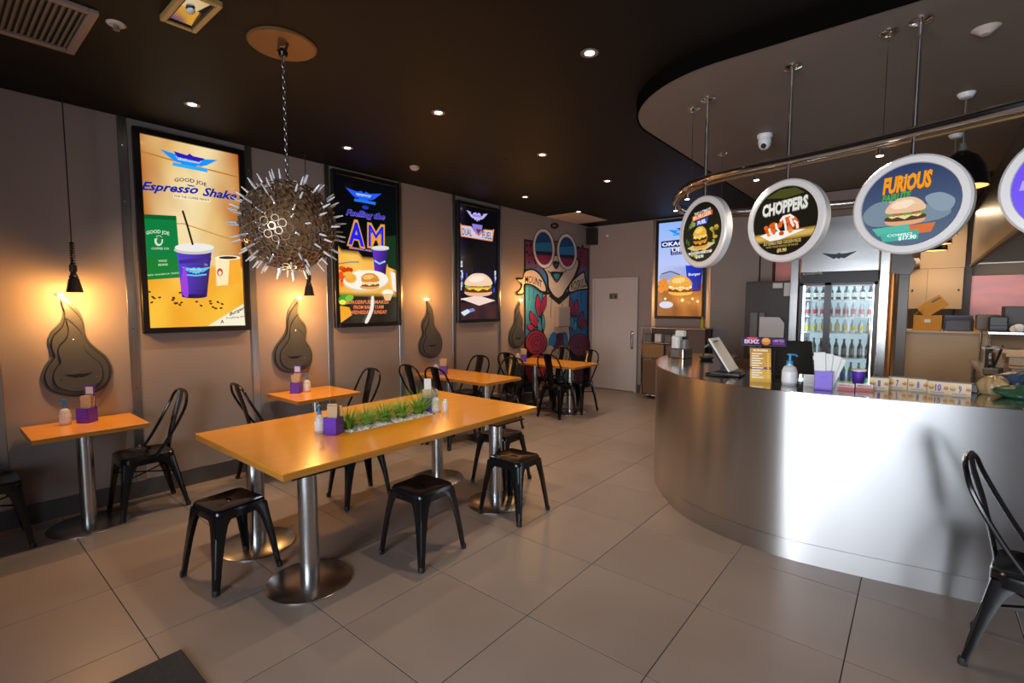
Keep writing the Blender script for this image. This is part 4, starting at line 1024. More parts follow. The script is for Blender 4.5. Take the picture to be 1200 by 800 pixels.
# ================================================================== STEEL COUNTER
CH = 1.10
CP = [(-2.16, 5.62), (-2.10, 5.15), (-2.00, 4.70), (-1.79, 4.24), (-1.47, 3.84), (-1.21, 3.655), (-.92, 3.555), (-.60, 3.515), (-.25, 3.555), (.10, 3.615), (.50, 3.69), (1.0, 3.80), (1.6, 3.98), (2.3, 4.25)]
path = [(p.x, p.y) for p in catmull([(a, b, 0) for a, b in CP], 8)]
def offset(path, d):
    out = []
    for k in range(len(path)):
        a = Vector(path[max(k - 1, 0)]); b = Vector(path[min(k + 1, len(path) - 1)]); t_ = (b - a).normalized()
        out.append((path[k][0] - t_.y * d, path[k][1] + t_.x * d))
    return out
ct = thing('service_counter', 'curved brushed steel service counter', 'counter', (-.6, 3.9, 0))
def ribbon(pa, pb, z0, z1):
    return MB().loft([[(a[0], a[1], z0), (a[0], a[1], z1), (b[0], b[1], z1), (b[0], b[1], z0)] for a, b in zip(pa, pb)])
p2 = offset(path, .02)
ribbon(path, p2, .135, CH - .004).build('front_panel', 'counter', ct, world=True, smooth=30)
ribbon(offset(path, .004), p2, .0, .131).build('kick_plate', 'counter', ct, world=True, smooth=30)
ribbon(offset(path, .010), p2, .131, .135).build('joint', 'blackmetal', ct, world=True)
ribbon(offset(path, -.003), offset(path, .66), CH - .004, CH).build('worktop', 'countertop', ct, world=True, smooth=30)
ribbon(offset(path, .60), offset(path, .62), 0, CH - .004).build('inner_panel', 'darkbrown', ct, world=True, smooth=30)
# bolt row near the base
q = None
def at_path(s, off=0.0):
    pp = offset(path, off) if off else path
    i = min(int(s), len(pp) - 2); f = s - i; a, b = Vector(pp[i]), Vector(pp[i + 1]); return a.lerp(b, f)

# ---- things standing on the counter
def print_card(name, label, cat, loc, rz, w_, h_, tilt, draw, group=None, th=.003, base='paper'):
    """upright card whose front (-Y local) carries a print; draw(A, U) gets U(u,v) in card space, v up"""
    t = thing(name, label, cat, loc, rz, group)
    m = Matrix.Rotation(R(tilt), 4, 'X')
    MB().box(-w_ / 2, w_ / 2, 0, th, 0, h_, 0, m).build('card', base, t, smooth=0)
    n_ = (m.to_3x3() @ Vector((0, -1, 0)))
    A = Art((0, 0, 0), n_, gap=.0004, post=lambda p: m @ Vector(((p[0] - .5) * w_, -.0004, (1 - p[1]) * h_)))
    draw(A); A.build('card_print', 'cardprint', t).matrix_parent_inverse = Matrix()
    return t
def num_draw(n):
    def d(A):
        A.poly([(0, 0), (1, 0), (1, 1), (0, 1)], '#d9b98c'); A.poly([(0, 0), (1, 0), (1, .1), (0, .1)], '#3a2c28')
        A.ell(.17, .5, .15, .2, '#b86a2c'); A.ell(.17, .42, .13, .12, '#e0a050'); A.poly([(.03, .5), (.31, .5), (.28, .58), (.05, .58)], '#5a8a30')
        A.ell(.87, .52, .12, .15, '#c8803a'); A.poly([(.77, .52), (.97, .52), (.97, .58), (.77, .58)], '#6a3a1c')
        A.text(n, (.36 if len(n) > 1 else .43, .74), (.64 if len(n) > 1 else .57, .74), .45, '#2a2a9a', .03); A.poly([(.15, .84), (.8, .84), (.8, .9), (.15, .9)], '#7a8ab0')
    return d
for n, x, y, a, til in (('1', -.175, 3.95, 6, -6), ('7', -.085, 4.05, -6, -6), ('8', .02, 4.04, 4, -6), ('10', .115, 3.99, -10, -6), ('9', .215, 3.98, 0, -6)):
    print_card('number_card', 'small tan table card showing the number %s on the counter' % dict(zip(('1','7','8','10','9'), ('one','seven','eight','ten','nine')))[n], 'number card', (x, y, CH), R(a), .10, .085, til, num_draw(n), 'table number cards on the counter')
for k, (x, y, lb) in enumerate(((-.34, 3.80, 'pink and white folded flyer beside the purple bag box'), (-.245, 3.84, 'pink and white folded flyer beside the number cards'))):
    print_card('paper_flyer', lb, 'flyer', (x, y, CH), R(4), .09, .045, -25, lambda A: (A.poly([(0, 0), (1, 0), (1, 1), (0, 1)], '#e8d4cc'), A.poly([(0, .55), (1, .55), (1, 1), (0, 1)], '#d87a78'), A.text('MENU', (.1, .45), (.9, .45), .25, '#8a5a5a', .02)), 'paper flyers on the counter')
def bigmenu(A):
    A.grid([(0, 0), (1, 0), (1, 1), (0, 1)], 4, 8, lambda u, v: mix('#a5641c', '#e0b04a', .4 + .6 * v))
    A.text('BURGERS', (.15, .09), (.85, .09), .055, '#fff2d8', .03)
    for k in range(11):
        y = .15 + k * .07
        if k == 6: A.poly([(0, y - .01), (1, y - .01), (1, y + .05), (0, y + .05)], '#6a2a6a')
        A.poly([(.08, y), (.08 + (.5, .35, .55, .42)[k % 4], y), (.08 + (.5, .35, .55, .42)[k % 4], y + .028), (.08, y + .028)], '#fdf3dc')
        A.ell(.86, y + .015, .06, .022, '#f4c93a', n=10)
t = print_card('menu_board', 'leaning gold printed menu board on the counter', 'menu', (-.845, 3.80, CH), R(20), .135, .245, -14, bigmenu)
tb = thing('till_screen', 'black till screen seen from behind with purple banner on top', 'till', (-.76, 4.18, CH), R(22))
m = Matrix.Translation((0, 0, .03)) @ Matrix.Rotation(R(-22), 4, 'X')
MB().box(-.16, .19, -.015, .015, 0, .26, .006, m).build('screen_shell', 'blackplastic', tb, smooth=0)
MB().box(-.09, .09, .0, .16, 0, .02, .004).build('foot', 'blackplastic', tb, smooth=0)
MB().prism([(-.02, .02), (.05, .02), (.12, .20), (.08, .22)], lambda a, b: (-.02, a, b), lambda a, b: (.02, a, b)).build('stand_arm', 'blackplastic', tb, smooth=0)
print_card('till_banner', 'purple promotional banner clipped above the till screen', 'sign', (-.88, 4.02, CH + .245), R(20), .30, .065, -20, lambda A: (A.poly([(0, 0), (1, 0), (1, 1), (0, 1)], '#3a1a50'), A.text('EKMZ', (.06, .75), (.40, .75), .45, '#f0d0e0', .04), A.poly([(.12, .02), (.36, .02), (.34, .3), (.14, .3)], '#e0506a'), A.ell(.55, .5, .1, .45, '#e88a2c'), A.ell(.55, .35, .09, .22, '#f0b050'), A.text('LIMITED', (.70, .55), (.95, .55), .3, '#d8a8e0', .02), A.poly([(.7, .65), (.96, .65), (.96, .85), (.7, .85)], '#8a3aa0')), th=.004)
MB().cyl((0, 0, 0), (0, 0, .21), .006, n=8).build('banner_post', 'blackplastic', tb, loc=(-.10, -.13, 0))
pp = pump((-.665, 3.80, CH), R(150), 'large hand gel bottle with blue pump on the steel counter'); pp.scale = (1.35, 1.35, 1.12)
print_card('price_card', 'small white printed card standing beside the purple bag box', 'card', (-.545, 3.86, CH), R(8), .085, .075, -18, lambda A: (A.poly([(0, 0), (1, 0), (1, 1), (0, 1)], '#dcd8d4'), [A.poly([(.08, .15 + k * .13), (.9 - .1 * (k % 3), .15 + k * .13), (.9 - .1 * (k % 3), .2 + k * .13), (.08, .2 + k * .13)], '#a8a4a4') for k in range(6)]))
t = napkin_box((-.455, 3.73, CH), R(5), 'purple box of upright white paper bags on the counter', s=.050, h=.125, kraft=False)
for k, (a, dx) in enumerate(((-4, -.012), (4, 0), (14, .010), (20, .016))):
    m = Matrix.Translation((dx, -.03 + k * .02, .01)) @ Matrix.Rotation(R(a), 4, 'Y')
    MB().box(-.032, .032, -.004, .004, 0, .235 - .008 * k, .002, m).build('paper_bag', 'paper', t, smooth=0)
A = Art((0, 0, 0), (0, -1, 0), gap=.0004, post=lambda p: Vector(((p[0] - .5) * .1, -.0506, (1 - p[1]) * .125)))
A.lay = 0; wings(A, .5, .3, .36, .12, '#6a4ae0', '#4a2ac0'); A.line([(.2, .45), (.5, .52), (.8, .45)], .03, '#6a4ae0'); A.poly([(.12, .66), (.88, .66), (.88, .675), (.12, .675)], '#6a4ae0')
A.build('box_print', 'cardprint', t).matrix_parent_inverse = Matrix()
o = MB().lathe([(0, 0), (.030, 0), (.040, .085), (.044, .088), (.044, .096), (0, .097)], n=24); tag(o.build('paper_cup', 'purple', loc=(-.30, 4.14, CH)), 'purple takeaway cup with white lid in front of the fridge', 'cup')
MB().lathe([(0, .092), (.046, .092), (.046, .102), (.04, .106), (0, .106)], n=24).build('cup_lid', 'white', bpy.data.objects['paper_cup'])
# card terminal / till on the left of the counter
tt = thing('card_terminal', 'white tilted payment screen on black stand on the counter', 'payment terminal', (-1.13, 4.02, CH), R(0))
MB().box(-.11, .11, -.085, .085, 0, .022, .008).build('base', 'blackplastic', tt, smooth=0)
m = Matrix.Translation((.03, .05, .02)) @ Matrix.Rotation(R(-33), 4, 'Y')
MB().box(-.016, .0, -.12, .12, .02, .30, .006, m).build('screen_back', 'blackplastic', tt, smooth=0)
MB().box(.0, .014, -.125, .125, .01, .31, .006, m).build('screen_shell', 'white', tt, smooth=0)
MB().tube([(-.05, 0, .02), (-.03, 0, .12), (-.12, 0, .20)], .012, 8).build('stand_arm', 'blackplastic', tt)
m2 = Matrix.Translation((-.13, 0, .235)) @ Matrix.Rotation(R(-35), 4, 'Y')
MB().box(-.05, .05, -.045, .045, 0, .012, .004, m2).build('card_reader', 'greyplastic', tt, smooth=0)
MB().tube(catmull([(-.05, .04, .03), (-.11, .0, .012), (-.14, -.09, .008), (-.06, -.13, .008), (.04, -.10, .012)], 6), .006, 6).build('cable', 'rubber', tt)
# lid and napkin dispenser at the counter's end
dt = thing('lid_dispenser', 'white and chrome stack of cup lids and napkins at the counter end', 'dispenser', (-1.90, 5.05, CH), R(-20))
MB().box(-.10, .10, -.075, .075, 0, .10, .006).build('napkin_case', 'chrome', dt, smooth=0)
MB().box(-.05, .05, -.0765, -.075, .015, .085).build('case_window', 'greyplastic', dt, smooth=0)
MB().lathe([(0, .10), (.052, .10), (.052, .215), (.045, .22), (0, .22)], n=24).build('lid_stack', 'white', dt, loc=(-.045, 0, 0))
MB().lathe([(0, .10), (.045, .10), (.045, .19), (0, .19)], n=20).build('lid_stack', 'greyplastic', dt, loc=(.055, 0, 0))
MB().box(-.05, .055, -.03, .03, .22, .285, .01).build('napkin_pack', 'paper', dt, smooth=0)
o = MB().lathe([(0, 0), (.05, 0), (.07, .025), (.07, .03), (0, .03)], n=20); tag(o.build('cash_dish', 'blackplastic', loc=(-1.62, 5.02, CH)), 'low dark dish on the counter behind the lid dispenser', 'dish')
# bags heaped on the counter at the right
def blob(name, c, s, seed, material, label, cat, group=None):
    r2 = random.Random(seed); mb = MB(); n, m_ = 40, 22; vs = []; fs = []
    ph = [r2.uniform(0, 6.28) for _ in range(6)]
    for k in range(m_ + 1):
        th = PI * k / m_
        for i in range(n):
            a = 2 * PI * i / n
            rr_ = 1 + .16 * math.sin(3 * a + ph[0] + 2 * th) + .10 * math.sin(5 * a + ph[1]) * math.sin(2 * th + ph[2]) + .07 * math.sin(9 * a + ph[3] + 4 * th) + .05 * math.sin(14 * a + ph[4]) * math.sin(9 * th + ph[5]) + r2.uniform(-.035, .035)
            z = -math.cos(th); z = max(z, -.55)
            vs.append((s[0] * rr_ * math.sin(th) * math.cos(a), s[1] * rr_ * math.sin(th) * math.sin(a), s[2] * (z + .55)))
    for k in range(m_): fs += [(k * n + i, k * n + (i + 1) % n, (k + 1) * n + (i + 1) % n, (k + 1) * n + i) for i in range(n)]
    mb.add(vs, fs); return tag(mb.build(name, material, loc=c, smooth=60), label, cat, group)
g = 'plastic bags heaped on the counter'
blob('plastic_bag', (.385, 4.20, CH), (.075, .07, .075), 1, 'claybag', 'shiny tan plastic bag at left of the heap on the counter', 'bag', g)
blob('plastic_bag', (.53, 4.14, CH), (.14, .085, .050), 2, 'greenbag', 'dark green plastic bag in front of the heap on the counter', 'bag', g)
blob('plastic_bag', (.57, 4.32, CH), (.19, .08, .095), 3, 'bluebag', 'dark blue plastic bag at the back of the heap on the counter', 'bag', g)
blob('plastic_bag', (.60, 3.98, CH), (.06, .04, .020), 4, 'paper', 'crumpled white bag lying at the right edge of the counter', 'bag', g)
tag(MB().box(-.045, .045, -.03, .03, 0, .055, .004).box(-.03, .03, -.032, -.03, .01, .045).build('small_printer', 'blackplastic', loc=(.265, 4.22, CH), smooth=0), 'small black printer left of the bag heap on counter', 'printer')

# ================================================================== OVERHEAD RAIL AND ROUND SIGNS
RZ = 2.53
RP = [(1.6, 2.86), (.95, 3.00), (.315, 3.175), (.03, 3.27), (-.32, 3.37), (-.62, 3.435), (-.93, 3.485), (-1.18, 3.575), (-1.41, 3.78), (-1.60, 4.09), (-1.70, 4.36), (-1.73, 4.60), (-1.66, 4.80), (-1.45, 4.98), (-1.1, 5.10), (-.6, 5.2), (.0, 5.28)]
rp = catmull([(a, b, RZ) for a, b in RP], 8)
rt_ = thing('sign_rail', 'curved chrome rail hanging over the counter carrying the round signs', 'rail', (-.6, 3.44, RZ))
MB().tube(rp, .030, 14).build('rail_tube', 'chrome', rt_, world=True)
MB().tube([(p.x, p.y, p.z - .042) for p in rp], .009, 8).build('light_track', 'gold', rt_, world=True)
for (x, y) in ((-1.34, 3.70), (-.19, 3.335), (-1.5, 4.94)):
    MB().cyl((x, y, RZ), (x, y, SZ), .003, n=6).lathe([(0, -.022), (.02, -.022), (.045, -.006), (.045, 0), (0, 0)], (x, y, SZ), 16).build('suspension_cable', 'chrome', rt_, world=True)
def rail_spot(x, y):
    MB().cyl((x, y, RZ - .085), (x, y, RZ - .045), .020, .014, 14).build('spot_head', 'chrome', rt_, world=True)
    MB().cyl((x, y, RZ - .087), (x, y, RZ - .084), .016, n=12).build('spot_lens', 'down', rt_, world=True)
    spot('rail_spot_beam', (x, y, RZ - .10), 9, (1, .86, .70), 90, .6)
for x, y in ((-.20, 3.335), (-.84, 3.47), (-1.39, 3.76), (-1.63, 4.15), (-1.25, 5.06)): rail_spot(x, y)

def round_sign(x, y, ang, label, draw, zc=2.163, r=.25):
    """disc sign; ang = direction its print faces (degrees, XY plane)"""
    n_ = Vector((math.cos(R(ang)), math.sin(R(ang)), 0)); rz = R(ang) + PI / 2     # local -Y faces n_
    t = thing('round_sign', label, 'sign', (x, y, zc), rz, 'round menu signs hanging from the rail')
    rot = Matrix.Rotation(R(90), 4, 'X')
    def L(prof, mt, nm, n=56, caps=True): return MB().lathe(prof, n=n, m=rot, caps=caps).build(nm, mt, t)
    L([(.206, .022), (.210, .030), (.240, .030), (.250, .020), (.250, -.026), (.240, -.034), (.206, -.034), (.206, .022)], 'signrim', 'rim', caps=False)
    L([(0, .020), (.212, .020), (.212, -.030), (0, -.030)], 'signback', 'panel')
    MB().cyl((0, 0, r - .004), (0, 0, SZ - zc), .013, n=14).build('hanger_rod', 'chrome', t)
    MB().lathe([(0, -.02), (.018, -.02), (.05, -.008), (.05, 0), (0, 0)], n=18).build('ceiling_flange', 'chrome', t, loc=(0, 0, SZ - zc))
    P = Vector((x, y, zc)) + n_ * .0215
    u = Vector((-math.sin(R(ang)), math.cos(R(ang)), 0))                            # towards the right seen from the front
    A = Art(P, n_, gap=.0005, post=lambda p: P + u * ((p[0] - .5) * .412) + Vector((0, 0, (.5 - p[1]) * .412)))
    draw(A); A.build('sign_print', 'signprint', t)
    return t
def disc_bg(A, c1, c2):
    A.lay += 1
    for k in range(6):
        r0, r1 = k / 12, (k + 1) / 12
        for i in range(40):
            a, b = 2 * PI * i / 40, 2 * PI * (i + 1) / 40
            pts = [(.5 + r0 * math.cos(a), .5 + r0 * math.sin(a)), (.5 + r1 * math.cos(a), .5 + r1 * math.sin(a)), (.5 + r1 * math.cos(b), .5 + r1 * math.sin(b)), (.5 + r0 * math.cos(b), .5 + r0 * math.sin(b))]
            if k == 0: pts = pts[:3]
            A.face(pts, [mix(c1, c2, p[1]) for p in pts], False)
def s1(A):
    disc_bg(A, '#16140f', '#2a2c1c'); r2 = random.Random(5); A.lay += 1
    for k in range(26):
        a = r2.uniform(0, 6.28); d = r2.uniform(.28, .44); A.ell(.5 + d * math.cos(a), .58 + d * .8 * math.sin(a), r2.uniform(.02, .06), r2.uniform(.02, .05), r2.choice(('#4a6a2a', '#8aa04a', '#c8a83a', '#2c4020', '#d8842c', '#7a8a5a')), n=8, new=False)
    A.text('THE ULTIMATE', (.30, .20), (.72, .17), .05, '#e8e4d8', .03); A.poly([(.25, .20), (.76, .16), (.77, .24), (.25, .29)], '#e0602a'); A.text('BURGER', (.28, .27), (.74, .23), .06, '#f4e0c0', .03)
    A.poly([(.36, .30), (.66, .27), (.64, .37), (.38, .38)], '#2a56c8'); A.text('FUEL', (.40, .365), (.62, .35), .06, '#f0f4ff', .04)
    A.poly([(.14, .74), (.5, .66), (.86, .72), (.66, .80), (.3, .80)], '#d9c090')
    burger(A, .49, .62, .17, '#e8b03a', '#f6d070', '#e0a03a', '#f4c838', '#7a9a3a', '#3a1c10', '#f0d0a0'); burger(A, .49, .54, .16, '#e8b03a', '#f6d070', '#c8882c', '#f4c838', '#f0e0b0', '#3a1c10', '#e8c060')
    A.poly([(.2, .83), (.82, .83), (.80, .87), (.22, .87)], '#e4e0d4'); A.text('SERIOUSLY BIG', (.26, .865), (.76, .865), .025, '#5a5648', .02); A.text('$18.90', (.41, .94), (.61, .94), .05, '#f4f0e4', .04)
def s2(A):
    disc_bg(A, '#1c1a10', '#1a1712')
    A.poly([(.2, .12), (.42, .03), (.66, .04), (.8, .14), (.5, .17)], '#4a4a1e')
    A.text('MOTOBITES', (.36, .235), (.66, .215), .028, '#cfc8b8', .03)
    A.text('CHOPPERS', (.145, .395), (.855, .355), .17, '#8a8a84', .07); A.text('CHOPPERS', (.15, .39), (.85, .35), .165, '#dcdad2', .045)
    A.lay += 1
    for k in range(10):
        v0, v1 = .66 + .014 * k, .674 + .014 * k; xs = lambda v: math.sqrt(max(0, .25 - (v - .5) ** 2)) * .995
        c = mix('#6a4c18', '#d8b25a', math.sin(PI * (k + .5) / 10))
        A.poly([(.5 - xs(v0), v0), (.5 + xs(v0), v0 - .03), (.5 + xs(v1 - .03), v1 - .03), (.5 - xs(v1), v1)], c, False)
    A.poly([(.13, .68), (.3, .64), (.84, .66), (.45, .77), (.29, .78)], '#f4f0ea'); r2 = random.Random(9); A.lay += 1
    for k in range(26):
        u = r2.uniform(.22, .72); tpy = .45 + .5 * abs(u - .52) ** 1.3
        A.ell(u, r2.uniform(tpy, .69), r2.uniform(.03, .05), r2.uniform(.03, .05), r2.choice(('#e0641a', '#f0892c', '#c4480e', '#d86a30')), n=10, new=False)
    for a in ([(.27, .58), (.30, .66), (.34, .70)], [(.38, .52), (.40, .60), (.44, .65)], [(.50, .45), (.53, .55), (.55, .66)], [(.60, .46), (.63, .55), (.66, .60)], [(.45, .50), (.5, .44), (.60, .43), (.66, .48)], [(.66, .52), (.71, .56), (.72, .64)]): A.line(a, .035, '#f4e6dc')
    A.text('BUTTERMILK FRIED CHICKEN PIECES', (.20, .84), (.78, .83), .045, '#c9b06a', .03); A.text('WITH YOUR CHOICE OF SAUCE', (.24, .885), (.74, .877), .028, '#b89c50', .02); A.text('$9.90', (.42, .955), (.57, .952), .05, '#d8c27a', .04)
def s3(A):
    disc_bg(A, '#2c3a62', '#5a6a80')
    A.smooth([(.02, .55), (.2, .42), (.6, .5), (.9, .6), (.8, .72), (.3, .74), (.08, .7)], '#7a8a98')
    A.text('SPECIAL EDITION', (.40, .17), (.60, .165), .02, '#e8ecf4', .02)
    A.text('FURIOUS', (.22, .33), (.72, .31), .19, '#8a4a10', .07, .15); A.text('FURIOUS', (.22, .325), (.715, .305), .185, '#f29a22', .05, .15)
    A.text('FAIRLITE', (.22, .425), (.52, .41), .075, '#4aa83a', .04, .2); A.text('BACK BY POPULAR DEMAND', (.30, .45), (.52, .44), .018, '#e8d8b0', .02)
    A.smooth([(.66, .44), (.80, .40), (.94, .50), (.90, .62), (.76, .60)], '#8a9aa8')
    burger(A, .47, .57, .19, '#e8c09a', '#f6dcc0', '#e6a878', '#e8d890', '#7a9a4a', '#5a3a30', '#b8304a')
    A.poly([(.13, .76), (.52, .74), (.54, .84), (.2, .86)], '#58b8a4'); A.poly([(.52, .76), (.78, .75), (.74, .86), (.54, .87)], '#d8703a')
    A.poly([(.22, .84), (.62, .82), (.62, .935), (.26, .94)], '#48b09c'); A.text('COMBO', (.30, .88), (.56, .875), .03, '#e8f6f0', .02); A.text('$17.90', (.42, .93), (.60, .925), .045, '#f4fffa', .04)
def s4(A):
    disc_bg(A, '#6a4ae8', '#7a5af0'); A.poly([(.08, .42), (.5, .40), (.5, .52), (.06, .52)], '#b0a4f4')
    wings(A, .5, .25, .3, .12, '#e8e4ff', '#b4a4ff'); A.smooth([(.25, .66), (.5, .58), (.75, .66), (.7, .82), (.3, .82)], '#9a84f4')
round_sign(-1.20, 3.59, -123, 'narrow-looking round sign at left end of the rail with stacked burger', s1)
round_sign(-.655, 3.44, -112, 'round black sign reading CHOPPERS with saucy fried chicken', s2)
round_sign(-.06, 3.30, -104, 'round blue sign reading FURIOUS with a burger', s3)
round_sign(.50, 3.13, -104, 'round purple sign cut off by the right edge', s4)

# ================================================================== CONSOLE CABINET UNDER THE BACK POSTER
CB = thing('condiment_station', 'steel condiment cabinet with open shelf against the back wall', 'cabinet', (-3.2, 8.35, 0))
x0, x1, y0, y1 = -3.76, -2.66, 8.13, 8.55
def cbx(nm, mt, *a, b=.003): return MB().box(*a, b).build(nm, mt, CB, smooth=0, world=True)
for a in ((x0, x0 + .03, y0, y0 + .03, .04, 1.24), (x0, x0 + .03, y1 - .03, y1, .04, 1.24), (x1 - .03, x1, y0, y0 + .03, .04, 1.24), (x1 - .03, x1, y1 - .03, y1, .04, 1.24)): cbx('post', 'chrome', *a)
cbx('top', 'steel', x0 - .01, x1 + .01, y0 - .01, y1, 1.24, 1.26); cbx('shelf', 'steel', x0, x1, y0, y1, .98, 1.0); cbx('shelf', 'steel', x0, x1, y0, y1, .70, .715); cbx('bottom_shelf', 'steel', x0, x1, y0, y1, .05, .065)
cbx('back_panel', 'brownpanel', x0 + .03, x1 - .03, y1 - .02, y1, .05, 1.24); cbx('side_panel', 'brownpanel', x1 - .27, x1 + .01, y0 - .012, y0, .70, 1.25)
d = cbx('drawer', mat('orange_lit_drawer', (.33, .20, .10), .35, .3), x0 + .035, x0 + .42, y0 - .008, y0 + .02, .73, .965)  # orange light falling on the drawer is put into its colour
cbx('drawer', 'brownpanel', x0 + .45, x1 - .28, y0 - .008, y0 + .02, .73, .965); cbx('door_panel', mat('orange_lit_door', (.30, .19, .12), .3, .6), x0 + .05, x0 + .42, y0 - .006, y0 + .014, .09, .685); cbx('door_panel', 'steel', x0 + .45, x1 - .04, y0 - .006, y0 + .014, .09, .685)  # left door panel likewise has the orange light in its colour
g = 'tubs on the condiment station shelf'
for k, (x, mt, lb) in enumerate(((x0 + .10, 'greyplastic', 'dark grey tub at left of the condiment shelf'), (x0 + .28, 'white', 'white tub second along the condiment shelf'), (x0 + .46, 'greyplastic', 'grey tub third along the condiment shelf'), (x0 + .60, 'paper', 'pale tub at right of the condiment shelf'))):
    tag(MB().box(-.06, .06, -.08, .08, 0, .13, .01).box(-.064, .064, -.084, .084, .13, .145, .004).build('storage_tub', mt, loc=(x, 8.27, 1.0), smooth=0), lb, 'tub', g)
tag(MB().lathe([(0, 0), (.03, 0), (.03, .12), (.012, .15), (.012, .19), (0, .19)], n=16).build('sauce_bottle', 'yellow', loc=(x1 - .10, 8.30, 1.26)), 'yellow sauce bottle standing on the condiment cabinet', 'bottle')

# ================================================================== DRINKS FRIDGE
FX0, FX1, FYf, FZ = -1.225, -.395, 7.45, 2.07
fr = thing('drinks_fridge', 'lit glass-door drinks fridge with black header behind the counter', 'fridge', ((FX0 + FX1) / 2, FYf, 0))
def fbx(nm, mt, *a, b=0.0, par=None): return MB().box(*a, b).build(nm, mt, par or fr, smooth=0, world=True)
fbx('header', 'blackplastic', FX0, FX1, FYf, FYf + .06, 1.93, FZ, b=.004)
A = Art((0, FYf - .0005, 0), (0, -1, 0)); A.text('BURGERFUEL', (941, 322.3), (964, 320.6), 2.6, '#c8c0b8', .02); A.build('header_lettering', 'cardprint', fr)
MB().box(FX0, FX0 + .03, FYf + .06, FYf + .66, 0, FZ).box(FX1 - .03, FX1, FYf + .06, FYf + .66, 0, FZ).box(FX0, FX1, FYf + .63, FYf + .66, 0, FZ).box(FX0, FX1, FYf + .06, FYf + .66, 1.96, FZ).box(FX0, FX1, FYf + .06, FYf + .66, 0, .12).build('cabinet_shell', 'white', fr, smooth=0, world=True)
fbx('lamp_strip', 'coolglow', FX0 + .05, FX1 - .05, FYf + .09, FYf + .12, 1.93, 1.955)
fbx('lamp_strip', 'coolglow', FX1 - .05, FX1 - .032, FYf + .08, FYf + .10, .15, 1.92); fbx('lamp_strip', 'coolglow', FX0 + .032, FX0 + .05, FYf + .08, FYf + .10, .15, 1.92)
MB().box(FX0 + .05, FX1 - .05, FYf + .615, FYf + .628, .2, 1.9).build('back_glow_panel', mat('cooler_back', (.75, .85, .9), .5, emit=(.55, .80, .90), es=.45), fr, smooth=0, world=True)
SHZ = (.34, .66, .97, 1.29, 1.50, 1.72)
for z in SHZ: fbx('shelf', 'white', FX0 + .03, FX1 - .03, FYf + .13, FYf + .62, z - .012, z, b=.002)
xm = (FX0 + FX1) / 2 - .10
for a, b_ in ((FX0, xm), (xm, FX1)):
    dd = MB().box(a, a + .035, FYf + .005, FYf + .055, .12, 1.93).box(b_ - .035, b_, FYf + .005, FYf + .055, .12, 1.93).box(a, b_, FYf + .005, FYf + .055, .12, .17).box(a, b_, FYf + .005, FYf + .055, 1.90, 1.93).build('door', mat('fridge_door_frame', (.10, .10, .11), .4, .4), fr, smooth=0, world=True)
    MB().box(a + .035, b_ - .035, FYf + .028, FYf + .034, .17, 1.90).build('pane', 'glass', dd, smooth=0, world=True)
MB().cyl((FX1 - .06, FYf - .03, .75), (FX1 - .06, FYf - .03, 1.50), .016, n=12).cyl((FX1 - .06, FYf - .03, .80), (FX1 - .06, FYf + .01, .80), .008, n=8).cyl((FX1 - .06, FYf - .03, 1.45), (FX1 - .06, FYf + .01, 1.45), .008, n=8).build('handle', 'chrome', fr, world=True)
def make_bottle(body, lab, cap, h):
    t = thing('drink_bottle', 'x', 'bottle')
    r = .029
    MB().lathe([(0, 0), (r, 0), (r, h * .58), (r * .45, h * .80), (r * .40, h * .95), (0, h * .95)], n=14).build('glass', body, t)
    MB().lathe([(r * 1.02, h * .18), (r * 1.03, h * .19), (r * 1.03, h * .50), (r * 1.02, h * .51)], n=14).build('wrapper', lab, t)
    MB().lathe([(0, h * .93), (r * .5, h * .93), (r * .5, h), (0, h)], n=10).build('cap', cap, t)
    return t
rows = [(.66, 'greenglass', 'bluelabel', 'bluelabel', .25, 'green glass bottle with blue cap on the lower fridge shelf', 'green bottles in the fridge'),
        (.97, 'darkglass', 'greyplastic', 'blackplastic', .24, 'dark bottle on the second fridge shelf', 'dark bottles in the fridge'),
        (1.29, 'clearbottle', 'yellow', 'white', .175, 'clear bottle with yellow label on the middle fridge shelf', 'yellow label bottles in the fridge'),
        (1.50, 'clearbottle', 'redlabel', 'white', .18, 'bottle with red label on the fourth fridge shelf', 'red label bottles in the fridge'),
        (1.72, 'darkglass', 'paper', 'redlabel', .17, 'small dark bottle on the top fridge shelf', 'small bottles on the top fridge shelf')]
for z, b_, l_, c_, h, lb, g in rows:
    pr = Proto(make_bottle(b_, l_, c_, h))
    for k in range(9):
        x = FX0 + .075 + k * .0845
        pr((x, FYf + .19 + .01 * (k % 2), z), .4 * k, lb + ', %s from the left' % ('first', 'second', 'third', 'fourth', 'fifth', 'sixth', 'seventh', 'eighth', 'ninth')[k], g)
# steel surround above the fridge with the wing emblem
t = thing('fridge_surround', 'steel panel with dark blue wing emblem above the fridge', 'panel', ((FX0 + FX1) / 2, FYf + .02, FZ))
MB().box(-.412, .412, 0, .10, .002, .69, .003).build('panel', 'steel', t, smooth=0)
W = [(-1, .55), (-.4, .30), (-.12, .25), (0, .45), (.12, .25), (.4, .30), (1, .55), (.62, 0), (.3, -.45), (.12, -.30), (0, -.5), (-.12, -.30), (-.3, -.45), (-.62, 0)]
MB().prism(W, lambda a, b: (a * .19, -.006, .20 + b * .085), lambda a, b: (a * .19, 0, .20 + b * .085)).build('wing_emblem', 'emblemblue', t, smooth=0)
for x, lb in ((-1.29, 'slim steel post left of the drinks fridge'), (-.335, 'slim steel post right of the drinks fridge')):
    tag(MB().box(x - .045, x + .045, FYf - .01, FYf + .07, 0, SZ, .003).build('steel_post', 'steel', smooth=0), lb, 'post', 'posts framing the fridge')
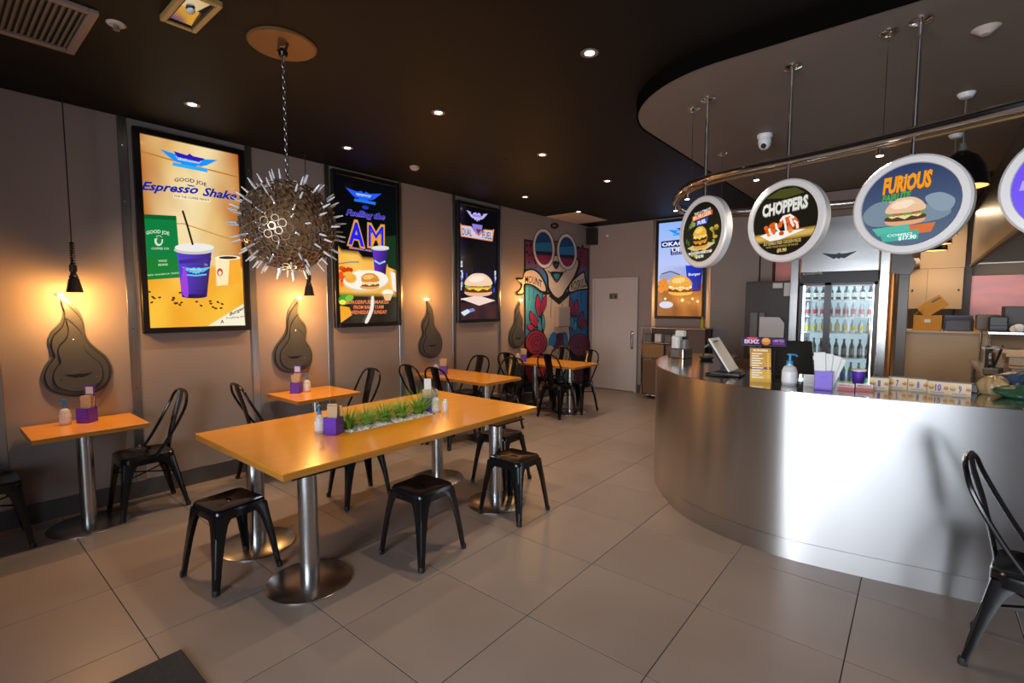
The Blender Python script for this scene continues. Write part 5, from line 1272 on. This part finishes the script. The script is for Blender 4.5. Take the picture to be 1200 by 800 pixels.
tag(MB().tube([(-.255, 7.43, 0), (-.255, 7.43, 2.9)], .025, 10).build('copper_pipe', 'copper'), 'vertical copper coloured pipe right of the fridge', 'pipe')
tag(MB().box(-.20, -.10, 7.44, 7.58, 0, 2.15, .006).build('grey_post', 'greyplastic', smooth=0), 'dark grey upright post between pipe and cream partition', 'post')
tag(MB().prism([(-.12, -.10), (.06, -.12), (.10, .02), (.02, .16), (-.12, .18)], lambda a, b: (-.15 + a, 7.34, 2.12 + b), lambda a, b: (-.15 + a, 7.44, 2.12 + b)).build('horn_speaker', 'greyplastic', smooth=0), 'grey angular speaker on the post right of the fridge', 'speaker')
# dark cabinet left of the fridge
t = thing('staff_cabinet', 'dark brown staff cabinet with papers left of the fridge', 'cabinet', (-1.63, 7.62, 0))
MB().box(-.30, .29, 0, .5, 0, 1.98, .004).build('body', 'darkbrown', t, smooth=0)
MB().box(-.30, .29, -.012, 0, .02, 1.96, .003).build('door', 'darkbrown', t, smooth=0)
MB().box(.05, .17, -.015, -.012, 1.88, 1.95).build('paper_note', 'paper', t, smooth=0); MB().box(.19, .285, -.015, -.012, 1.77, 1.95).build('paper_note', 'paper', t, smooth=0)
MB().box(-.22, -.12, -.06, -.012, .95, 1.54, .004).box(-.10, -.03, -.06, -.012, .95, 1.54, .004).build('pipe_cover', 'greyplastic', t, smooth=0)
tag(MB().prism([(-.15, 0), (.16, 0), (.16, .20), (.10, .28), (-.15, .28)], lambda a, b: (-1.56 + a, 7.50, 1.20 + b), lambda a, b: (-1.56 + a, 7.604, 1.20 + b)).build('towel_dispenser', 'white', smooth=0), 'white paper towel dispenser on the dark staff cabinet', 'dispenser')
tag(MB().box(-1.35 - .60, -1.35 + .02, 7.0, 7.42, .0, .90, .004).build('back_bench', 'brownpanel', smooth=0), 'brown low back bench behind the counter, left of the fridge', 'bench')
tag(MB().box(-1.79, -1.27, 8.74, 8.78, 0, 2.40, .003).build('red_reflection_sheet', 'redlit_steel', smooth=0), 'pinkish steel sheet partition behind the dark staff cabinet', 'panel')  # added sheet, coloured to carry a red reflection

# ================================================================== KITCHEN AT THE RIGHT
def pend(x, y, label, zc):
    t = thing('dome_pendant', label, 'pendant lamp', (x, y, 2.45), 0, 'row of black dome pendants over the kitchen pass')
    MB().lathe([(.150, 0), (.146, .06), (.125, .14), (.085, .205), (.035, .245), (.022, .25), (.030, .235), (.080, .195), (.118, .135), (.138, .06), (.143, .002), (.150, 0)], n=28, caps=False).build('shade', 'blackmetal', t)
    MB().lathe([(.142, .004), (.136, .06), (.116, .134), (.078, .192), (0, .215)], n=24, caps=False).build('inner_lining', 'bulbsoft', t)
    MB().sphere((0, 0, .09), .04, 12, 8).build('bulb', 'bulb', t)
    MB().lathe([(0, .25), (.022, .25), (.018, .30), (0, .30)], n=12).cyl((0, 0, .30), (0, 0, zc - 2.45), .004, n=6).build('cord', 'greyplastic', t)
    MB().lathe([(0, -.035), (.035, -.03), (.05, -.008), (.05, 0), (0, 0)], n=16).build('ceiling_rose', 'white', t, loc=(0, 0, zc - 2.45))
    spot('dome_pendant_beam', (x, y, 2.45), 14, (1, .72, .42), 140, .5)
for k, (y, w_) in enumerate(((4.62, 'nearest'), (5.66, 'second'), (6.62, 'third'), (7.70, 'fourth'), (8.70, 'fifth'), (9.70, 'sixth'))):
    pend(.18 - .008 * k, y, 'black dome pendant over the kitchen pass, %s in the row' % w_, SZ if y < 7.4 else CZ)
h = thing('exhaust_hood', 'large steel kitchen exhaust hood at the upper right', 'hood', (1.4, 7.5, 2.2))
HX, HY0, HY1, HZ = .56, 5.05, 9.9, 2.2
MB().box(HX, HX + .012, HY0, HY1, HZ + .04, CZ if False else SZ - .002).build('side_panel', 'hood', h, smooth=0, world=True)
MB().box(HX + .012, 2.6, HY0, HY0 + .012, HZ + .04, SZ - .002).build('front_panel', 'hood', h, smooth=0, world=True)
MB().box(HX + .012, 2.6, HY1 - .012, HY1, HZ + .04, SZ - .002).build('back_panel', 'hood', h, smooth=0, world=True)
MB().box(HX - .015, HX + .03, HY0 - .015, HY1, HZ, HZ + .04, .004).box(HX - .015, 2.6, HY0 - .015, HY0 + .03, HZ, HZ + .04, .004).build('gutter_lip', 'darkbrown', h, smooth=0, world=True)
MB().add([(HX + .03, HY0 + .03, HZ + .04), (2.6, HY0 + .03, HZ + .04), (2.6, HY1, HZ + .04), (HX + .03, HY1, HZ + .04), (HX + .35, HY0 + .35, HZ + .5), (2.4, HY0 + .35, HZ + .5), (2.4, HY1 - .3, HZ + .5), (HX + .35, HY1 - .3, HZ + .5)], [(0, 1, 5, 4), (1, 2, 6, 5), (2, 3, 7, 6), (3, 0, 4, 7), (4, 5, 6, 7)]).build('inner_lining', 'hoodin', h, smooth=0, world=True)
area('hood_lamp', (1.4, 7.4, 2.60), (0, 0, 0), .3, 2.0, 10, (1, .93, .80))
# cupboards
cp_ = thing('wall_cupboard', 'cream three-door wall cupboard at the back of the kitchen', 'cupboard', (.15, 10.3, 1.58))
MB().box(-.39, .36, .02, .66, 0, .64, .003).build('carcass', 'cream', cp_, smooth=0)
for a, b_ in ((-.39, -.30), (-.295, -.07), (-.065, .36)):
    dd = MB().box(a, b_, 0, .018, .004, .636, .003).build('door', 'cream', cp_, smooth=0)
    MB().sphere(((a + .05) if a < -.07 else b_ - .05, -.01, .30), .014, 10, 6).build('knob', 'blackplastic', dd)
tag(MB().box(-.02, .52, 10.34, 10.98, 2.225, 2.9, .003).build('boxed_duct', 'cream', smooth=0), 'cream boxed-in duct above the kitchen cupboards', 'duct')
t = thing('roof_spotlight', 'pale bracket lamp and pipe above the left cupboard door', 'lamp', (-.16, 10.2, 2.3))
MB().cyl((0, 0, 0), (0, 0, .5), .03, n=12).build('stem', 'cream', t); MB().cyl((-.12, -.02, .0), (.12, .06, .03), .07, n=14).build('head', 'hatch', t)
pt = thing('half_partition', 'cream half-height partition with pale top behind the counter', 'partition', (.28, 7.98, 0))
MB().box(-.40, .36, 0, .10, 0, 1.305, .003).build('panel', 'cream', pt, smooth=0); MB().box(-.42, .38, -.03, .52, 1.305, 1.33, .003).build('cap', 'cream', pt, smooth=0)
MB().box(.33, .36, .10, .50, 0, 1.305).box(-.40, -.37, .10, .50, 0, 1.305).build('end_panel', 'cream', pt, smooth=0)
PZ = 1.33
bx_ = thing('cardboard_box', 'open cardboard box standing on the cream partition', 'box', (.09, 8.12, PZ))
MB().box(-.14, .14, -.10, -.096, 0, .19).box(-.14, .14, .096, .10, 0, .19).box(-.14, -.136, -.10, .10, 0, .19).box(.136, .14, -.10, .10, 0, .19).box(-.14, .14, -.10, .10, 0, .004).build('walls', 'box', bx_, smooth=0)
MB().box(-.002, .002, -.10, .10, 0, .13, 0, Matrix.Translation((-.138, 0, .19)) @ Matrix.Rotation(R(48), 4, 'Y')).build('flap', 'box', bx_, smooth=0)
MB().box(-.03, .03, -.1015, -.10, .10, .14).build('sticker', 'paper', bx_, smooth=0)
b2 = thing('cardboard_box', 'tilted closed cardboard box leaning on top of the open one', 'box', (.13, 8.13, PZ + .30)); b2.rotation_euler = (0, R(-38), 0)
MB().box(-.135, .135, -.085, .085, -.08, .08, .003).build('body', 'box', b2, smooth=0); MB().box(.02, .12, -.086, -.085, .035, .055).build('print', 'blackplastic', b2, smooth=0)
cr = thing('plastic_crate', 'dark purple perforated plastic crate on the cream partition', 'crate', (.375, 8.12, PZ))
mb = MB().box(-.13, .13, -.09, -.086, 0, .02).box(-.13, .13, -.09, -.086, .17, .19).box(-.13, .13, .086, .09, 0, .19).box(-.13, -.126, -.09, .09, 0, .19).box(.126, .13, -.09, .09, 0, .19).box(-.13, .13, -.09, .09, 0, .006)
for k in range(-4, 9):
    for s_ in (1, -1):
        xa = -.13 + k * .033; m = None
        p0, p1 = (xa if s_ > 0 else -xa, .02), ((xa + .15) if s_ > 0 else -(xa + .15), .17)
        def clip(p, q):
            (ax, az), (bx2, bz) = p, q; ts = [0, 1]
            for lim in (-.13, .13):
                if (ax - lim) * (bx2 - lim) < 0: ts.append((lim - ax) / (bx2 - ax))
            ts = sorted(ts); best = None
            for u, v in zip(ts[:-1], ts[1:]):
                mx = ax + (bx2 - ax) * (u + v) / 2
                if -.13 <= mx <= .13: best = (u, v)
            return best
        c_ = clip(p0, p1)
        if c_:
            f_ = lambda u: (p0[0] + (p1[0] - p0[0]) * u, -.088, p0[1] + (p1[1] - p0[1]) * u)
            mb.tube([f_(c_[0]), f_(c_[1])], .003, 4)
mb.build('basket', mat('purple_crate_plastic', (.035, .02, .07), .4), cr, smooth=0)
MB().box(-.12, .12, -.07, .07, .006, .13, .01).build('contents', 'greyplastic', cr, smooth=0)
for k, (z, lb) in enumerate(((0, 'flat brown carton at right end of the partition, lower one'), (.075, 'flat brown carton at right end of the partition, upper one'))):
    tag(MB().box(-.07, .07, -.09, .09, 0, .07, .003).build('flat_carton', 'box', loc=(.585, 8.12, PZ + z), smooth=0), lb, 'carton', 'flat cartons on the partition')
# steel bench with equipment under the hood
tag(MB().box(.62, 1.9, 10.9, KY - .003, 1.2, 2.12, .003).build('splash_panel', 'redlit_steel', smooth=0), 'pinkish steel splashback behind the cooking line', 'panel')  # stainless splashback, its red reflection put into the colour
tag(MB().box(.44, .62, 10.6, KY - .003, 0, 2.5, .003).build('dark_pillar', 'brownpanel', smooth=0), 'dark brown pillar beside the cream cupboards', 'pillar')
bn = thing('steel_bench', 'steel kitchen bench with shelf under the exhaust hood', 'bench', (.98, 6.9, 0))
MB().box(-.50, .6, -.9, .9, .98, 1.02, .004).build('bench_top', 'steel', bn, smooth=0); MB().box(-.46, .56, -.86, .86, .30, .33, .003).build('lower_shelf', 'steel', bn, smooth=0)
MB().box(-.44, .30, -.15, .86, 1.36, 1.385, .003).build('upper_shelf', 'steel', bn, smooth=0)
for sx in (-.46, .54):
    for sy in (-.86, .84): MB().cyl((sx, sy, 0), (sx, sy, .98), .022, n=10).build('leg', 'steel', bn)
for sx in (-.42, .26):
    for sy in (-.12, .82): MB().cyl((sx, sy, 1.02), (sx, sy, 1.36), .014, n=8).build('shelf_post', 'steel', bn)
for k, (z, w_, lb) in enumerate(((1.02, .30, 'lower of two stacked cream food trays on the steel bench'), (1.12, .34, 'upper of two stacked cream food trays on the steel bench'))):
    tag(MB().box(-w_ / 2, w_ / 2, -.25, .25, 0, .075, .006).box(-w_ / 2 - .02, w_ / 2 + .02, -.27, .27, .075, .095, .004).build('food_tray', 'cream', loc=(.80, 6.32, z), smooth=0), lb, 'tray', 'stacked food trays')
tag(MB().box(-.12, .12, -.14, .14, 0, .17, .006).box(-.14, .14, -.16, .16, .17, .195, .004).build('food_tub', 'white', loc=(.66, 6.85, 1.02), smooth=0), 'white lidded food tub behind the cream trays', 'tub')
tg = thing('meat_slicer', 'grey slicing machine at the left end of the steel bench', 'slicer', (.545, 6.20, 1.02), R(-15))
MB().box(-.055, .055, -.09, .09, 0, .06, .008).build('base', 'greyplastic', tg, smooth=0); MB().cyl((-.02, 0, .15), (0, 0, .15), .085, n=24).build('blade', 'steel', tg)
MB().box(-.055, -.02, -.03, .03, .05, .26, .006).build('motor', 'blackplastic', tg, smooth=0); MB().tube([(0, .02, .06), (.03, .06, .2), (.05, .02, .26)], .010, 8).build('handle', 'blackplastic', tg)
MB().box(-.04, .06, -.12, .12, .235, .25, .004).build('carriage', 'steel', tg, smooth=0)
tag(MB().box(-.07, .07, -.08, .08, 0, .15, .01).box(-.065, .065, -.10, -.08, .02, .06, .004).build('ticket_printer', 'blackplastic', loc=(.62, 6.95, 1.385), smooth=0), 'black ticket printer on the shelf under the hood', 'printer')
tag(MB().box(-.16, .16, -.12, .12, 0, .25, .006).box(-.14, .14, -.125, -.12, .04, .21).build('food_warmer', 'darkbrown', loc=(.84, 7.25, 1.385), smooth=0), 'dark brown food warmer on the shelf under the hood', 'warmer')
tag(MB().box(-.09, .09, -.10, .10, 0, .16, .006).box(-.08, .08, -.105, -.10, .03, .13).build('toaster_box', 'brownpanel', loc=(.575, 7.35, 1.385), smooth=0), 'brown metal toaster box beside the food warmer', 'toaster')
blob('wrapped_bundle', (.76, 6.86, 1.385), (.05, .045, .05), 9, 'paper', 'white wrapped bundle on the shelf edge under the hood', 'bundle')
area('kitchen_lamp', (.2, 9.6, 2.95), (0, 0, 0), 1.0, .3, 22, (1, .74, .46))
